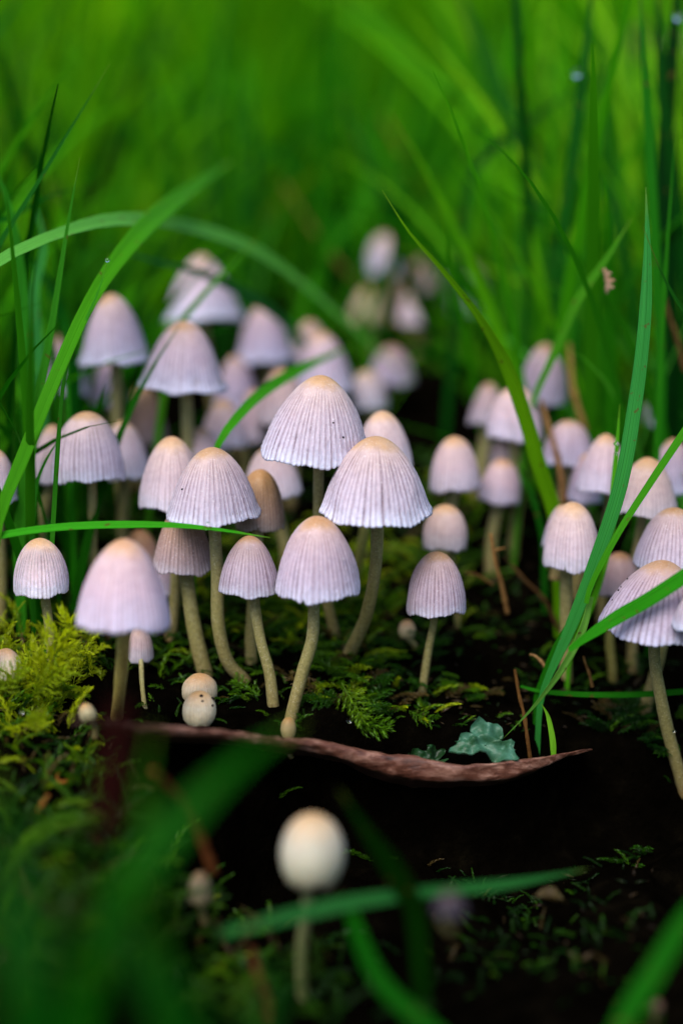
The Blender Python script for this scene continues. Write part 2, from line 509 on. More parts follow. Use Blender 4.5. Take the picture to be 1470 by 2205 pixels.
def make_cap(R, H, shape, hires, nple, depth, seed):
    rs = np.random.default_rng(seed)
    per = 8 if hires else 4
    A = nple * per
    K = 46 if hires else 22
    h = np.r_[0.004, np.linspace(0, 1, K)[1:] ** 1.15]
    r = cap_profile(shape, h) * R
    th = np.linspace(0, 2 * np.pi, A, endpoint=False)
    u = th / (2 * np.pi) * nple
    u = u + 0.28 * np.interp(u % nple, np.linspace(0, nple, nple + 1), np.r_[(q := rs.uniform(-1, 1, nple)), q[:1]])
    d = np.abs((u % 1) - 0.5)
    gd = rs.uniform(0.55, 1.0, nple + 4)[np.floor(u).astype(int) % nple]
    gr = np.exp(-(d / 0.20) ** 2) * gd
    hg, tg = np.meshgrid(h, th, indexing='ij')
    start = 0.09 + 0.05 * np.sin(tg * 7 + seed)
    on = smooth(start, start + 0.20, hg)
    if shape in ('ball', 'egg'): on = on * (1 - 0.75 * smooth(0.7, 1, hg))
    # grooves fade in and out along their length
    brk = 0.72 + 0.28 * vnoise(tg * nple / 2.2, hg * 7, seed % 97)
    G = gr[None, :] * on * brk
    rr = r[:, None] * (1 + 0.026 * np.sin(2 * tg + seed) + 0.018 * np.sin(3 * tg + 2.1 * seed) + 0.035 * vnoise(3 + 2.2 * np.cos(tg) + seed, 3 + 2.2 * np.sin(tg) + 2.5 * hg, seed % 89)) - G * depth * R * (0.35 + 0.65 * r[:, None] / R)
    rr += on * depth * R * 0.30 * (np.cos((u % 1) * 2 * np.pi + np.pi)[None, :])
    fine = 0.010 if hires else 0.006
    rr *= 1 + fine * rs.uniform(-1, 1, rr.shape) * smooth(0.05, 0.3, hg)
    z = (1 - hg) * H
    lip = smooth(0.82, 1.0, hg)
    zwave = (0.022 * np.sin(2 * tg + 1.3 * seed) + 0.018 * np.sin(5 * tg + seed) + 0.012 * np.sin(9 * tg + 3 * seed)) * H
    for q_ in range(rs.integers(0, 3)):                       # small tears in the rim
        a0 = rs.uniform(0, 2 * np.pi); wd_ = rs.uniform(0.02, 0.06)
        dd_ = (tg - a0 + np.pi) % (2 * np.pi) - np.pi
        zwave = zwave + rs.uniform(0.03, 0.08) * H * np.exp(-(dd_ / wd_) ** 2)
    z = z + lip * (zwave + 0.016 * H * gr[None, :] + 0.008 * H * rs.uniform(-1, 1, A)[None, :])
    V = np.stack([rr * np.cos(tg), rr * np.sin(tg), z], -1).reshape(-1, 3)
    C = np.stack([G, hg, np.broadcast_to(gd[None, :], G.shape)], -1).reshape(-1, 3)
    # turn the rim in
    tk = 0.035 * R
    rim_r = rr[-1] - tk; rim_z = z[-1] + 0.25 * tk
    in_r = rr[-8] - 1.6 * tk; in_z = z[-8]
    V = np.vstack([V, np.stack([rim_r * np.cos(th), rim_r * np.sin(th), rim_z], -1), np.stack([in_r * np.cos(th), in_r * np.sin(th), in_z], -1), [[0, 0, H * 1.0]]])
    C = np.vstack([C, np.stack([G[-1], np.ones(A), gd], -1), np.stack([G[-1], np.ones(A), gd], -1), [[0, 0, 0.5]]])
    q = grid_quads(K + 2, A, wrap=True)
    top = len(V) - 1
    t = np.stack([np.arange(A), np.full(A, top), (np.arange(A) + 1) % A], -1)
    cap = mesh_of('cap', V, q[:, ::-1], t[:, ::-1], None, C)
    # gills: a pleated cone inside the cap
    B = nple * 2
    tb = np.linspace(0, 2 * np.pi, B, endpoint=False)
    zig = np.where(np.arange(B) % 2 == 0, 1.0, 0.0)
    hs = np.array([0.97, 0.8, 0.6, 0.42])
    prof = np.interp(hs, h, r) * 0.90
    if shape in ('ball', 'egg'): hs = np.array([0.985, 0.93, 0.9, 0.86]); prof = np.interp(hs, h, r) * np.array([0.86, 0.7, 0.4, 0.2])
    else: prof = prof * np.array([1, 0.97, 0.85, 0.5])
    GV = []
    for hh, pr in zip(hs, prof):
        zz = (1 - hh) * H + zig * 0.10 * H * (1 if shape not in ('ball', 'egg') else 0.2)
        GV.append(np.stack([pr * np.cos(tb), pr * np.sin(tb), zz], -1))
    gill = mesh_of('gills', np.vstack(GV), grid_quads(4, B, wrap=True))
    return cap, gill


def tube(pts, radii, sides=14, uvh=True):
    pts = np.asarray(pts); n = len(pts)
    tan = np.gradient(pts, axis=0); tan /= np.linalg.norm(tan, axis=1)[:, None] + 1e-12
    ref = np.array([0.0, 1.0, 0.0])
    th = np.linspace(0, 2 * np.pi, sides, endpoint=False)
    V = []
    for p, t, r in zip(pts, tan, radii):
        a = np.cross(ref, t)
        if np.linalg.norm(a) < 0.2: a = np.cross(np.array([1.0, 0, 0]), t)
        a /= np.linalg.norm(a); b = np.cross(t, a)
        V.append(p + r * (np.cos(th)[:, None] * a + np.sin(th)[:, None] * b))
    V = np.vstack(V)
    q = grid_quads(n, sides, wrap=True)
    V = np.vstack([V, pts[:1], pts[-1:]])
    i = np.arange(sides); j = (i + 1) % sides
    t0 = np.stack([j, i, np.full(sides, n * sides)], -1)
    t1 = np.stack([(n - 1) * sides + i, (n - 1) * sides + j, np.full(sides, n * sides + 1)], -1)
    return V, q, np.vstack([t0, t1])


GROUP = 'little bonnet mushrooms on the mossy mound'
CAPS = []


def mushroom(label, ax, ay, mx, by, w, d, shape, tone='lilac', stem=None, sw=30, tint=(1, 1, 1), lean=None, nple=None, db=None, stint=(1, 1, 1), specks=()):
    seed = int(ax * 7 + ay * 13) % 9973 + 1
    rs = np.random.default_rng(seed)
    hires = abs(d - 144) < 13 and w > 60
    Rpx = w / 2
    k = d * MM / FPX
    elev = PITCH + math.atan((by - 1102.5) / FPX)
    sin_e = math.sin(elev)
    Rm = Rpx * k
    rim_py = by - Rpx * sin_e * (0.95 if shape not in ('ball', 'egg') else 0.3)
    rc = P(mx, rim_py, d)
    tl = P(ax, ay, d)
    hpx = math.hypot(ax - mx, rim_py - ay)
    Hm = hpx * k / max(0.8, math.cos(elev))
    tilt = math.atan2(ax - mx, rim_py - ay)
    ln = rs.uniform(-0.04, 0.06) if lean is None else lean
    zax = np.array([math.sin(tilt), -math.sin(ln), math.cos(tilt) * math.cos(ln)])
    zax /= np.linalg.norm(zax)
    # orthonormal frame of the cap with a random spin
    a = rs.uniform(0, 2 * np.pi)
    xax = np.array([math.cos(a), math.sin(a), 0]); xax -= zax * (xax @ zax); xax /= np.linalg.norm(xax)
    yax = np.cross(zax, xax)
    M = np.stack([xax, yax, zax], 0)
    if nple is None: nple = int(np.clip(30 + w * 0.11, 34, 58))
    cap_me, gill_me = make_cap(Rm, Hm, shape, hires, nple, 0.026 if shape not in ('ball', 'egg') else 0.010, seed)
    # stem
    top = rc + zax * Hm * (0.55 if shape not in ('ball',) else 0.25)
    if stem is None:
        bx, byy = rc[0] + rs.uniform(-2, 2) * MM, rc[1] + rs.uniform(-1, 3) * MM
        base = np.array([bx, byy, float(ground_z(bx, byy)) - 0.8 * MM])
        if base[2] > rc[2]: base[2] = rc[2] - 1 * MM
        if w < 82 and d < 161: base = rc + np.array([0.2, 1.2, -0.5 * Hm / MM - 1.5]) * MM
        midp = (rc + base) / 2 + np.array([rs.uniform(-1, 1), rs.uniform(-0.5, 0.5), 0]) * MM
        pts = [top, rc, midp, base]
    else:
        lx, ly = stem[-1]
        g = on_ground(lx, ly)
        dg = depth_of(g) if db is None else db
        if db is None and (dg > d * 1.14 or dg < d * 0.88):
            print('stem base', label, 'cap depth', d, 'ground depth', round(dg, 1))
            dg = min(max(dg, d * 0.88), d * 1.14)
        pts = [top]
        for i, (sx, sy) in enumerate(stem):
            f = (i + 1) / len(stem)
            pts.append(P(sx, sy, d + (dg - d) * f ** 1.3))
        e = pts[-1]
        gz = float(ground_z(e[0], e[1]))
        pts.append(np.array([e[0] + 0.2 * MM, e[1] + 0.4 * MM, min(gz, e[2]) - 1.2 * MM]))
    c = catmull(np.array(pts), 40)
    base = c[-1]
    s = np.linspace(1, 0, len(c))
    rad = sw * 0.46 * k * (0.92 + 0.16 * np.exp(-s * 9) + 0.04 * np.sin(s * 9 + seed) + 0.02 * rs.uniform(-1, 1, len(c)))
    SV, sq, st = tube(c - base, rad)
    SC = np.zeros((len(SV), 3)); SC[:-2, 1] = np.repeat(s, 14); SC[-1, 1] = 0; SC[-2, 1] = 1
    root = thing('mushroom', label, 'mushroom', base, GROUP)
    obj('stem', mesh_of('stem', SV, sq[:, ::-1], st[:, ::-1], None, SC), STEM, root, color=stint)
    for me in (cap_me, gill_me):
        n = len(me.vertices)
        co = np.empty(n * 3, np.float32); me.vertices.foreach_get('co', co)
        co = co.reshape(-1, 3) @ M + (rc - base)
        me.vertices.foreach_set('co', co.astype(np.float32).ravel()); me.update()
    capo = obj('cap', cap_me, CAPM[tone], root, color=tint)  # tint also puts shade into the colour of shadowed caps and hollow buds
    obj('gills', gill_me, GILL, root)
    CAPS.append((root, rc, zax, Rm, Hm, shape))
    if specks:
        co = np.empty(len(cap_me.vertices) * 3, np.float32); cap_me.vertices.foreach_get('co', co); co = co.reshape(-1, 3) + base
        rel = co - CAM
        dd = rel @ FWD
        upx = 735 + rel[:, 0] / dd * FPX; vpx = 1102.5 - (rel @ UP) / dd * FPX
        for (qx, qy, qr) in specks:
            sc = (upx - qx) ** 2 + (vpx - qy) ** 2 + np.where(dd > depth_of(rc) * MM, 1e6, 0)
            p = co[int(np.argmin(sc))]
            obj('speck', blob_mesh(qr * k, rs), SPECK, capo, loc=tuple(p - base))
    return root


def blob_mesh(r, rs, flat=0.7, n=8, name='speck'):
    th = np.linspace(0, np.pi, n); ph = np.linspace(0, 2 * np.pi, n + 2, endpoint=False)
    T, F = np.meshgrid(th, ph, indexing='ij')
    rr = r * (1 + 0.25 * rs.uniform(-1, 1, T.shape))
    V = np.stack([rr * np.sin(T) * np.cos(F), rr * np.sin(T) * np.sin(F) * 0.8, rr * np.cos(T) * flat], -1).reshape(-1, 3)
    return mesh_of(name, V, grid_quads(n, n + 2, wrap=True)[:, ::-1])


M_ = mushroom
# --- the sharp group in the middle
M_('widest fluted lilac cap with tan crown, in front of the tallest central one', 808, 940, 808, 1127, 255, 144, 'bell', 'lilac', [(812, 1135), (807, 1230), (787, 1330), (748, 1418)], 33, lean=0.05)
M_('tallest central conical cap with fluted lilac sides and two black specks', 693, 808, 682, 997, 232, 147, 'wide', 'lilac', [(686, 1000), (686, 1110), (698, 1260), (722, 1372)], 28, lean=0.08, specks=((738, 941, 3), (718, 911, 2.2)))
M_('pinkish lilac domed cap in the centre, its curved stem standing beside a round bud', 684, 1112, 683, 1292, 190, 141, 'dome', 'lilac', [(676, 1298), (672, 1375), (650, 1452), (626, 1548)], 31, tint=(1.0, .96, .99), lean=0.05)
M_('striped lilac bonnet cap with bent stem, standing behind the bright flat blade near its tip', 458, 964, 459, 1130, 204, 145.5, 'bell', 'lilac', [(462, 1140), (468, 1240), (470, 1345), (490, 1425), (527, 1467)], 33, tint=(.95, .94, .93), lean=0.03, specks=((392, 1054, 2.6),))
M_('small mealy cap touching its taller domed neighbour, top brushed by the grass tip', 538, 1155, 537, 1288, 134, 144, 'dome', 'lilac', [(547, 1292), (560, 1375), (580, 1450), (588, 1517)], 28, tint=(.78, .75, .76))
M_('dusky brown deeply striped cap hanging beneath the flat grass blade', 395, 1085, 393, 1238, 136, 150, 'bell', 'brown', [(402, 1245), (414, 1330), (428, 1400), (442, 1452)], 38, tint=(1.15, 1.1, 1.15), stint=(.9, .9, .85))
M_('shaded brown thimble cap tucked behind the striped bonnet cap', 562, 1010, 560, 1145, 104, 152, 'thimble', 'brown', [(545, 1300), (540, 1390), (545, 1448)], 30, tint=(1.05, .98, .85), stint=(1.2, 1.2, 1.2), db=154)
M_('soft pale pink cap peeking between the striped bonnet and the tallest cap', 583, 960, 587, 1076, 132, 163, 'dome', 'pink')
M_('smooth pink cap showing behind the shoulder of the widest fluted cap', 822, 885, 824, 1010, 130, 158, 'dome', 'pink', [(785, 1140), (765, 1235), (735, 1350)], 26, db=165, stint=(.85, .95, .6))
M_('pale tan-crowned pink cap half hidden by the striped bonnet cap', 374, 940, 371, 1100, 146, 154, 'dome', 'pink', lean=0.05)
# --- left
M_('blurred pale pink cap nearest the lens, its stem rising from a dark red stalk', 272, 1165, 268, 1372, 205, 130, 'dome', 'pink', [(266, 1375), (262, 1435), (256, 1502), (252, 1545)], 34, stint=(1.5, 1.35, 1.0), tint=(1.06, 1.0, 1.08), lean=-0.05)
M_('little egg-shaped cap with a rusty spot, rising from bright moss', 90, 1160, 88, 1287, 117, 145, 'thimble', 'pink', [(98, 1292), (108, 1375), (115, 1482)], 24, tint=(1.5, 1.5, 1.48), specks=((105, 1163, 2),))  # tint raised to offset the shade of the blades over this cap
M_('white cap swallowed by yellow moss at the photo edge', 15, 1398, 12, 1466, 76, 143, 'thimble', 'cream', None, 20, tint=(1, .95, 1.05))
M_('tiny pinkish cap half hidden behind the stem of the blurred nearest one', 303, 1345, 301, 1428, 58, 149, 'thimble', 'pink', [(304, 1432), (306, 1475), (312, 1525)], 12, tint=(.9, .87, .85))
M_('slim cap edge showing past the flank of the blurred nearest one', 352, 1175, 350, 1292, 60, 158, 'dome', 'lilac', [(250, 1380), (240, 1410), (252, 1450)], 18, tint=(.8, .75, .8), db=150)
M_('dim reddish cap crown above the blurred nearest one', 303, 1140, 303, 1225, 92, 164, 'dome', 'brown', tint=(1.3, 1.1, 1.0))
M_('crisp ribbed lilac cap crossed on its flank by a short dark blade', 190, 888, 193, 1044, 152, 155, 'thimble', 'lilac', [(198, 1050), (199, 1110), (200, 1200)], 24, db=158)
M_('smooth lilac cap touching the back of the crisp ribbed one', 268, 905, 270, 1034, 108, 166, 'dome', 'lilac')
M_('tan-crowned cap behind the long slanting grass blade', 118, 915, 112, 1042, 92, 163, 'dome', 'pink', tint=(.9, .88, .9))
M_('greyish white cap cut off by the photo edge beside grass blades', -2, 968, -8, 1085, 92, 152, 'dome', 'lilac')
M_('upper grey-lilac bell with wavy rim beside the slanting blade', 245, 633, 250, 785, 160, 173, 'flared', 'lilac', None, 30, tint=(.88, .87, .92), lean=0.05)
M_('flared bell with frilled white rim on a tall straight stem', 400, 692, 395, 848, 198, 166, 'flared', 'lilac', [(401, 855), (404, 940), (405, 1100)], 30, tint=(.92, .88, .9), db=170)
M_('broad pale cone crossed by a thin slanting grass stem', 436, 550, 436, 694, 182, 206, 'cone', 'lilac', None, 24, tint=(.93, .93, .95))
M_('slender lilac bell behind the frilled one, a blurred blade across its rim', 570, 655, 572, 780, 136, 205, 'flared', 'lilac', tint=(.85, .82, .9))
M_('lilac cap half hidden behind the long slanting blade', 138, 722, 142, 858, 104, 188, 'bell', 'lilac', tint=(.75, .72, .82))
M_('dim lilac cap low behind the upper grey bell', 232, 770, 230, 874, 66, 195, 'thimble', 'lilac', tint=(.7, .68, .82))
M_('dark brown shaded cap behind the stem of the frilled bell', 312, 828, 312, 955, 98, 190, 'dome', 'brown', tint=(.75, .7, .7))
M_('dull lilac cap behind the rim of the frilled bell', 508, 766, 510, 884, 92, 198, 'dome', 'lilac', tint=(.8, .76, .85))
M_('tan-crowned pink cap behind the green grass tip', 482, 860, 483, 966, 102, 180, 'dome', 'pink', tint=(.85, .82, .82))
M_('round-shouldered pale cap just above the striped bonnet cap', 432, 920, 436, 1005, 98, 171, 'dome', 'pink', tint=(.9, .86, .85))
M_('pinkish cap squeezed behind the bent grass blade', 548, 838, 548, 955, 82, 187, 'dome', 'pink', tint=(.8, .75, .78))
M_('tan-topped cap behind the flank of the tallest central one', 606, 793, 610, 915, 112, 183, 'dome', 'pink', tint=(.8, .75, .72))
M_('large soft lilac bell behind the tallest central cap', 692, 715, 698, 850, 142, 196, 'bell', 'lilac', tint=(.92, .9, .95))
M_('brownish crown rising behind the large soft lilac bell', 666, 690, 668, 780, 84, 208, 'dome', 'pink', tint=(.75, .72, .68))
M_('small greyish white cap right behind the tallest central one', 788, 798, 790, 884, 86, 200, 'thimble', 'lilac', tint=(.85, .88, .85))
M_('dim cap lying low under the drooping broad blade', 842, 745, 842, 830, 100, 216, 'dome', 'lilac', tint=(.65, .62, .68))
# --- twin buttons and buds
M_('upper of two round cream buttons, mostly hidden by the lower', 430, 1452, 430, 1520, 77, 146, 'ball', 'cream', None, 18, tint=(.9, .84, .82))
M_('lower of two round cream buttons, black specks on its crown', 430, 1490, 430, 1562, 74, 140.5, 'ball', 'cream', None, 18, specks=((433, 1499, 4.5), (457, 1505, 5), (436, 1510, 3), (457, 1520, 3.5)))
M_('round cream button on a thin stem alone in the dark hollow', 672, 1762, 671, 1908, 138, 115, 'ball', 'cream', [(664, 1925), (656, 1985), (648, 2062)], 30, tint=(.84, .9, 1.0), db=118, stint=(.6, .75, .8))
M_('tiny tan bud curled at the foot of the central curved stem', 621, 1545, 621, 1590, 34, 140, 'ball', 'cream', None, 14, tint=(.5, .45, .3))
M_('tiny pale bud alone on dark moss', 876, 1336, 876, 1374, 36, 158, 'ball', 'cream', None, 14, tint=(.8, .7, .6))
M_('small whitish bud leaning in the moss below the blurred nearest cap', 182, 1516, 193, 1550, 36, 133, 'egg', 'cream', None, 14, tint=(.62, .62, .5))
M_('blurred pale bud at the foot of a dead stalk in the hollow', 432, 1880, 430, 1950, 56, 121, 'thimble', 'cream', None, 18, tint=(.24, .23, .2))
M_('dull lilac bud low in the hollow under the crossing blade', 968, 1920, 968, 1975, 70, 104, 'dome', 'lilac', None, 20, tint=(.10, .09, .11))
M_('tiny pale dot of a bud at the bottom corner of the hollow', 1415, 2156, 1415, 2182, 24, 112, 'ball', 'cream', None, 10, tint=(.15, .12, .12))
# --- right
M_('small ribbed thimble cap standing alone before the dark soil', 938, 1190, 938, 1331, 133, 148, 'thimble', 'lilac', [(934, 1335), (922, 1400), (909, 1492)], 20, tint=(.92, .86, .86))
M_('rounded cream cap hovering between the lone thimble and the widest cap', 958, 1087, 958, 1184, 93, 159, 'egg', 'pink', [(970, 1190), (978, 1230), (984, 1300)], 14, tint=(.88, .85, .78), db=163)
M_('soft egg-shaped cap joined to a smaller neighbour on a shared clump', 976, 940, 978, 1062, 108, 166, 'thimble', 'pink', tint=(.95, .92, .93))
M_('low pink cap leaning against the soft egg-shaped one', 1080, 988, 1074, 1085, 90, 171, 'thimble', 'pink', tint=(.88, .84, .9))
M_('tiny cap squeezed above the joined pair', 1068, 946, 1068, 1005, 62, 190, 'thimble', 'pink', tint=(.72, .68, .7))
M_('pale round cap crossed by the long curving blade', 1108, 832, 1107, 950, 118, 171, 'thimble', 'pink', tint=(.95, .93, .96))
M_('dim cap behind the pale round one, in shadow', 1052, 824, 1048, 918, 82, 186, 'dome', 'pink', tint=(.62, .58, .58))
M_('leaning grey-lilac cap behind a knotted grass stalk', 1172, 738, 1166, 872, 104, 185, 'thimble', 'lilac', tint=(.72, .7, .76), lean=0.1)
M_('lilac round cap behind a thin dead stalk', 1222, 905, 1220, 1006, 106, 170, 'thimble', 'lilac', tint=(.85, .82, .88))
M_('larger pale cap beside the broad upright blade, overlapping a dimmer one', 1302, 935, 1295, 1066, 108, 160, 'dome', 'pink', [(1312, 1072), (1305, 1130), (1298, 1200)], 24, tint=(.92, .9, .95), db=166)
M_('dimmer lilac cap half covered by the larger pale one', 1262, 975, 1256, 1086, 76, 167, 'dome', 'lilac', tint=(.78, .75, .84))
M_('bright thimble cap with bluish flank on a thick stem, left of the blade fork', 1228, 1082, 1230, 1230, 122, 153, 'thimble', 'pink', [(1220, 1234), (1219, 1300), (1218, 1385)], 32, db=157)
M_('narrow cap pressed behind the flank of the bright thimble cap', 1206, 1088, 1198, 1185, 62, 158, 'dome', 'pink', tint=(.85, .85, .92))
M_('yellowish pink cap crossed by the thin slanting blade', 1390, 985, 1388, 1114, 132, 156, 'dome', 'pink', [(1382, 1120), (1375, 1170), (1366, 1230)], 26, tint=(1.0, .95, .85), db=160)
M_('lilac cap at the photo edge behind the yellowish pink one', 1445, 945, 1446, 1066, 96, 166, 'dome', 'lilac', tint=(.9, .88, .95))
M_('far pale cap between upright blades at the photo edge', 1444, 815, 1446, 920, 120, 185, 'thimble', 'lilac', tint=(.85, .82, .9))
M_('finely striped cap at the photo edge above the large sharp one', 1447, 1094, 1444, 1232, 158, 150, 'dome', 'lilac', tint=(.98, .95, .95))
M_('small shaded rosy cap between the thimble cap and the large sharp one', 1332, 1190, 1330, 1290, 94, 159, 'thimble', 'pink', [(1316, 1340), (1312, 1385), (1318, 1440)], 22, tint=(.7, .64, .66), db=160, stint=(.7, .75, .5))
M_('large sharp grey-lilac cap with flat tan crown, slanting blade across it', 1425, 1210, 1410, 1394, 240, 143, 'wide', 'lilac', [(1408, 1400), (1420, 1490), (1440, 1585), (1470, 1695)], 32, tint=(.84, .82, .88), lean=-0.02, nple=48, specks=((1322, 1262, 2.5), (1330, 1255, 2), (1346, 1245, 2.5), (1310, 1285, 2.2), (1352, 1345, 2.5)))
M_('pale violet cap rim poking in at the photo edge over the large sharp cap', 1512, 1258, 1510, 1368, 130, 137, 'dome', 'lilac', [(1530, 1380), (1560, 1500), (1600, 1640)], 28, db=143)
# --- far ones
M_('far white bonnet nested in fine pale grass', 828, 505, 826, 590, 94, 252, 'dome', 'lilac', tint=(1.0, 1.02, 1.05))
M_('far lilac cap beyond the tip of the long curving blade', 1003, 562, 1002, 670, 98, 252, 'dome', 'lilac', tint=(.88, .85, .9))
M_('far cream bonnet below the white one', 795, 618, 795, 700, 92, 240, 'dome', 'cream', tint=(.85, .75, .75))
M_('far pale rosy bonnet in the grass gap', 890, 622, 890, 700, 76, 240, 'dome', 'pink', tint=(1.02, .95, .95))
M_('far dim rosy cap behind the grass gap', 905, 560, 905, 625, 72, 264, 'dome', 'pink', tint=(.75, .66, .62))
M_('far shaded brownish cap between the white and the cream bonnets', 850, 600, 850, 655, 74, 264, 'dome', 'brown', tint=(.8, .7, .75))

# ------------------------------------------------------------------ individual grass blades
MID = (0.015, 0.19, 0.003)
FRESH = (0.06, 0.32, 0.003)
YELL = (0.14, 0.38, 0.004)
BLUEG = (0.075, 0.30, 0.12)
DARK = (0.004, 0.10, 0.004)
DEEP = (0.002, 0.055, 0.003)
BG_ = 'grass blades standing among the mushrooms'


def blade_mesh(pts, wid, roll=0.0, taper=0.45, thick=0.045, n=30, fold=0.22, name='grass_blade', root_narrow=0.75, twist=0.0):
    """A solid blade along world points; wid is its width in metres at each point."""
    pts = np.asarray(pts, float); wid = np.asarray(wid, float)
    cw = catmull(np.c_[pts, wid], n)
    c, w = cw[:, :3], cw[:, 3]
    s = np.linspace(0, 1, n)
    w = w * (root_narrow + (1 - root_narrow) * smooth(0, 0.25, s)) * np.clip((1 - s) / max(taper, 1e-6), 0.02, 1) ** 0.75
    tan = np.gradient(c, axis=0); tan /= np.linalg.norm(tan, axis=1)[:, None]
    view = CAM - c; view /= np.linalg.norm(view, axis=1)[:, None]
    side = np.cross(tan, view); side /= np.linalg.norm(side, axis=1)[:, None] + 1e-9
    nor = np.cross(side, tan)
    ang = R_(roll) + R_(twist) * s
    sd = side * np.cos(ang)[:, None] + nor * np.sin(ang)[:, None]
    nr = -side * np.sin(ang)[:, None] + nor * np.cos(ang)[:, None]
    K = 9
    u = np.linspace(-1, 1, K)
    V = []; UV = []
    for sgn in (1, -1):
        for i in range(n):
            dep = fold * w[i] * 0.5 * (np.abs(u) ** 1.3 - 0.4)
            th = thick * w[i] * 0.5 * sgn * (1 - 0.9 * np.abs(u) ** 3)
            rib = 0.02 * w[i] * np.cos(u * 4 * np.pi) * (sgn > 0)
            V.append(c[i] + sd[i] * (u * w[i] / 2)[:, None] + nr[i] * (dep + th + rib)[:, None])
            UV.append(np.stack([(u + 1) / 2, np.full(K, s[i])], -1))
    V = np.vstack(V); UV = np.vstack(UV)
    q0 = grid_quads(n, K)
    q1 = grid_quads(n, K)[:, ::-1] + n * K
    L = np.arange(n - 1)
    e0 = np.stack([L * K, (L + 1) * K, (L + 1) * K + n * K, L * K + n * K], -1)
    e1 = np.stack([L * K + K - 1, L * K + K - 1 + n * K, (L + 1) * K + K - 1 + n * K, (L + 1) * K + K - 1], -1)
    return V, np.vstack([q0, q1, e0, e1]), UV


def blade(label, path, wpx, color, roll=15, taper=0.45, group=BG_, ground=True, n=34, name='grass_blade', m=None, thick=0.045, fold=0.22, twist=0.0, cat='grass blade', root_narrow=0.75):
    """path: (px, py, depth mm) from the root to the tip; wpx: width in photo pixels, one value or one per point."""
    pts = [P(*p) for p in path]
    ws = [wpx] * len(path) if np.isscalar(wpx) else list(wpx)
    w = [a * ((0.74 if p[2] < 152 else 0.95) if group == BG_ else 1.0) * p[2] * MM / FPX for a, p in zip(ws, path)]
    if ground:
        p = pts[0]
        gz = float(ground_z(p[0], p[1]))
        if p[2] > gz + 0.5 * MM:
            d = pts[0] - pts[1]; h = p[2] - gz
            off = np.clip(d[:2] / max(abs(d[2]), 1e-6) * h * 0.25, -5 * MM, 5 * MM)
            b = np.array([p[0] + off[0], p[1] + off[1], 0]); b[2] = float(ground_z(b[0], b[1])) - 1.0 * MM
            if h > 3 * MM:
                L_ = min(np.linalg.norm(d), h * 0.5)
                a_ = pts[0] + d / np.linalg.norm(d) * L_ * 0.6; a_[2] = max(a_[2], gz + 0.4 * h); a_ = a_ * 0.6 + (pts[0] + (b - pts[0]) * 0.4) * 0.4
                pts.insert(0, a_); w.insert(0, w[0])
            pts.insert(0, b); w.insert(0, w[0])
    V, q, uv = blade_mesh(pts, w, roll, taper, thick, n, fold, twist=twist, root_narrow=root_narrow)
    base = np.array(pts[0])
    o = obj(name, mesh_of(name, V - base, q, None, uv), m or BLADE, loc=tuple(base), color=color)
    tag(o, label, cat, group)
    return o


B_ = blade
# left side
B_('long mid-green blade slanting up from the photo edge past the upper grey bell', [(5, 1095, 139), (50, 985, 140), (125, 800, 142), (200, 640, 147), (290, 515, 156), (380, 430, 172), (500, 345, 200)], [38, 42, 42, 42, 44, 46, 40], (0.0504, 0.27, 0.0042), 20, 0.35)
B_('short split tip beside the long slanting blade', [(150, 770, 144), (185, 690, 145), (218, 610, 146), (233, 543, 147)], [16, 22, 18, 10], (0.036, 0.24, 0.0105), 30, 0.5)
B_('upright veined blade tapering to a fine point by the photo edge', [(50, 1080, 152), (85, 850, 150), (112, 700, 149), (145, 490, 148), (172, 338, 147)], [30, 34, 34, 30, 22], (0.0324, 0.22, 0.00875), 18, 0.6)
B_('dark needle-tipped blade leaning across the upper grass', [(-40, 620, 152), (0, 525, 151), (65, 420, 150), (150, 280, 150), (237, 136, 150)], [26, 28, 28, 24, 14], (0.00864, 0.11, 0.0063), 35, 0.6)
B_('broad pale blade arching over the lilac bells', [(-90, 640, 146), (0, 562, 146), (125, 505, 150), (255, 475, 160), (400, 488, 175), (540, 535, 188), (650, 610, 196), (770, 715, 202), (885, 815, 206)], [46, 54, 52, 50, 48, 48, 46, 42, 34], (0.10, 0.36, 0.05), 55, 0.35)
B_('bright flat blade lying across the striped caps', [(-260, 1300, 139), (-120, 1190, 139), (0, 1154, 139), (150, 1134, 140), (330, 1130, 140), (450, 1138, 140), (582, 1158, 140)], [22, 24, 24, 25, 25, 25, 22], (0.0432, 0.36, 0.0105), 30, 0.28)
B_('bent blade rising behind the striped bonnet cap, its tip lost in blur', [(416, 1330, 159), (420, 1180, 158), (440, 1050, 155), (468, 962, 152), (500, 912, 153), (560, 850, 160), (640, 798, 172), (755, 745, 188)], [16, 16, 16, 16, 22, 26, 28, 24], (0.0432, 0.28, 0.007), 25, 0.3)
B_('thin slanting grass stem in front of the broad pale cone', [(385, 705, 171), (425, 650, 171), (470, 600, 172), (556, 512, 176)], [18, 20, 20, 14], (0.0648, 0.28, 0.0105), 10, 0.5)
B_('pale tipped blade pointing from the slanting blade towards the broad cone', [(640, 720, 200), (560, 650, 192), (440, 590, 182), (330, 560, 176), (207, 524, 172)], [20, 26, 28, 24, 16], (0.0432, 0.26, 0.0675), 20, 0.5)
B_('green upright blade curving out of the photo edge', [(70, 1050, 165), (60, 860, 162), (48, 620, 160), (22, 450, 158), (-25, 330, 157)], [30, 32, 32, 30, 24], (0.0252, 0.22, 0.0105), 15, 0.4)
B_('dark leaf blade behind the upright veined blade', [(150, 1000, 178), (160, 800, 176), (120, 640, 175), (60, 560, 175), (-40, 520, 175)], [30, 34, 34, 30, 26], DARK, 25, 0.4)
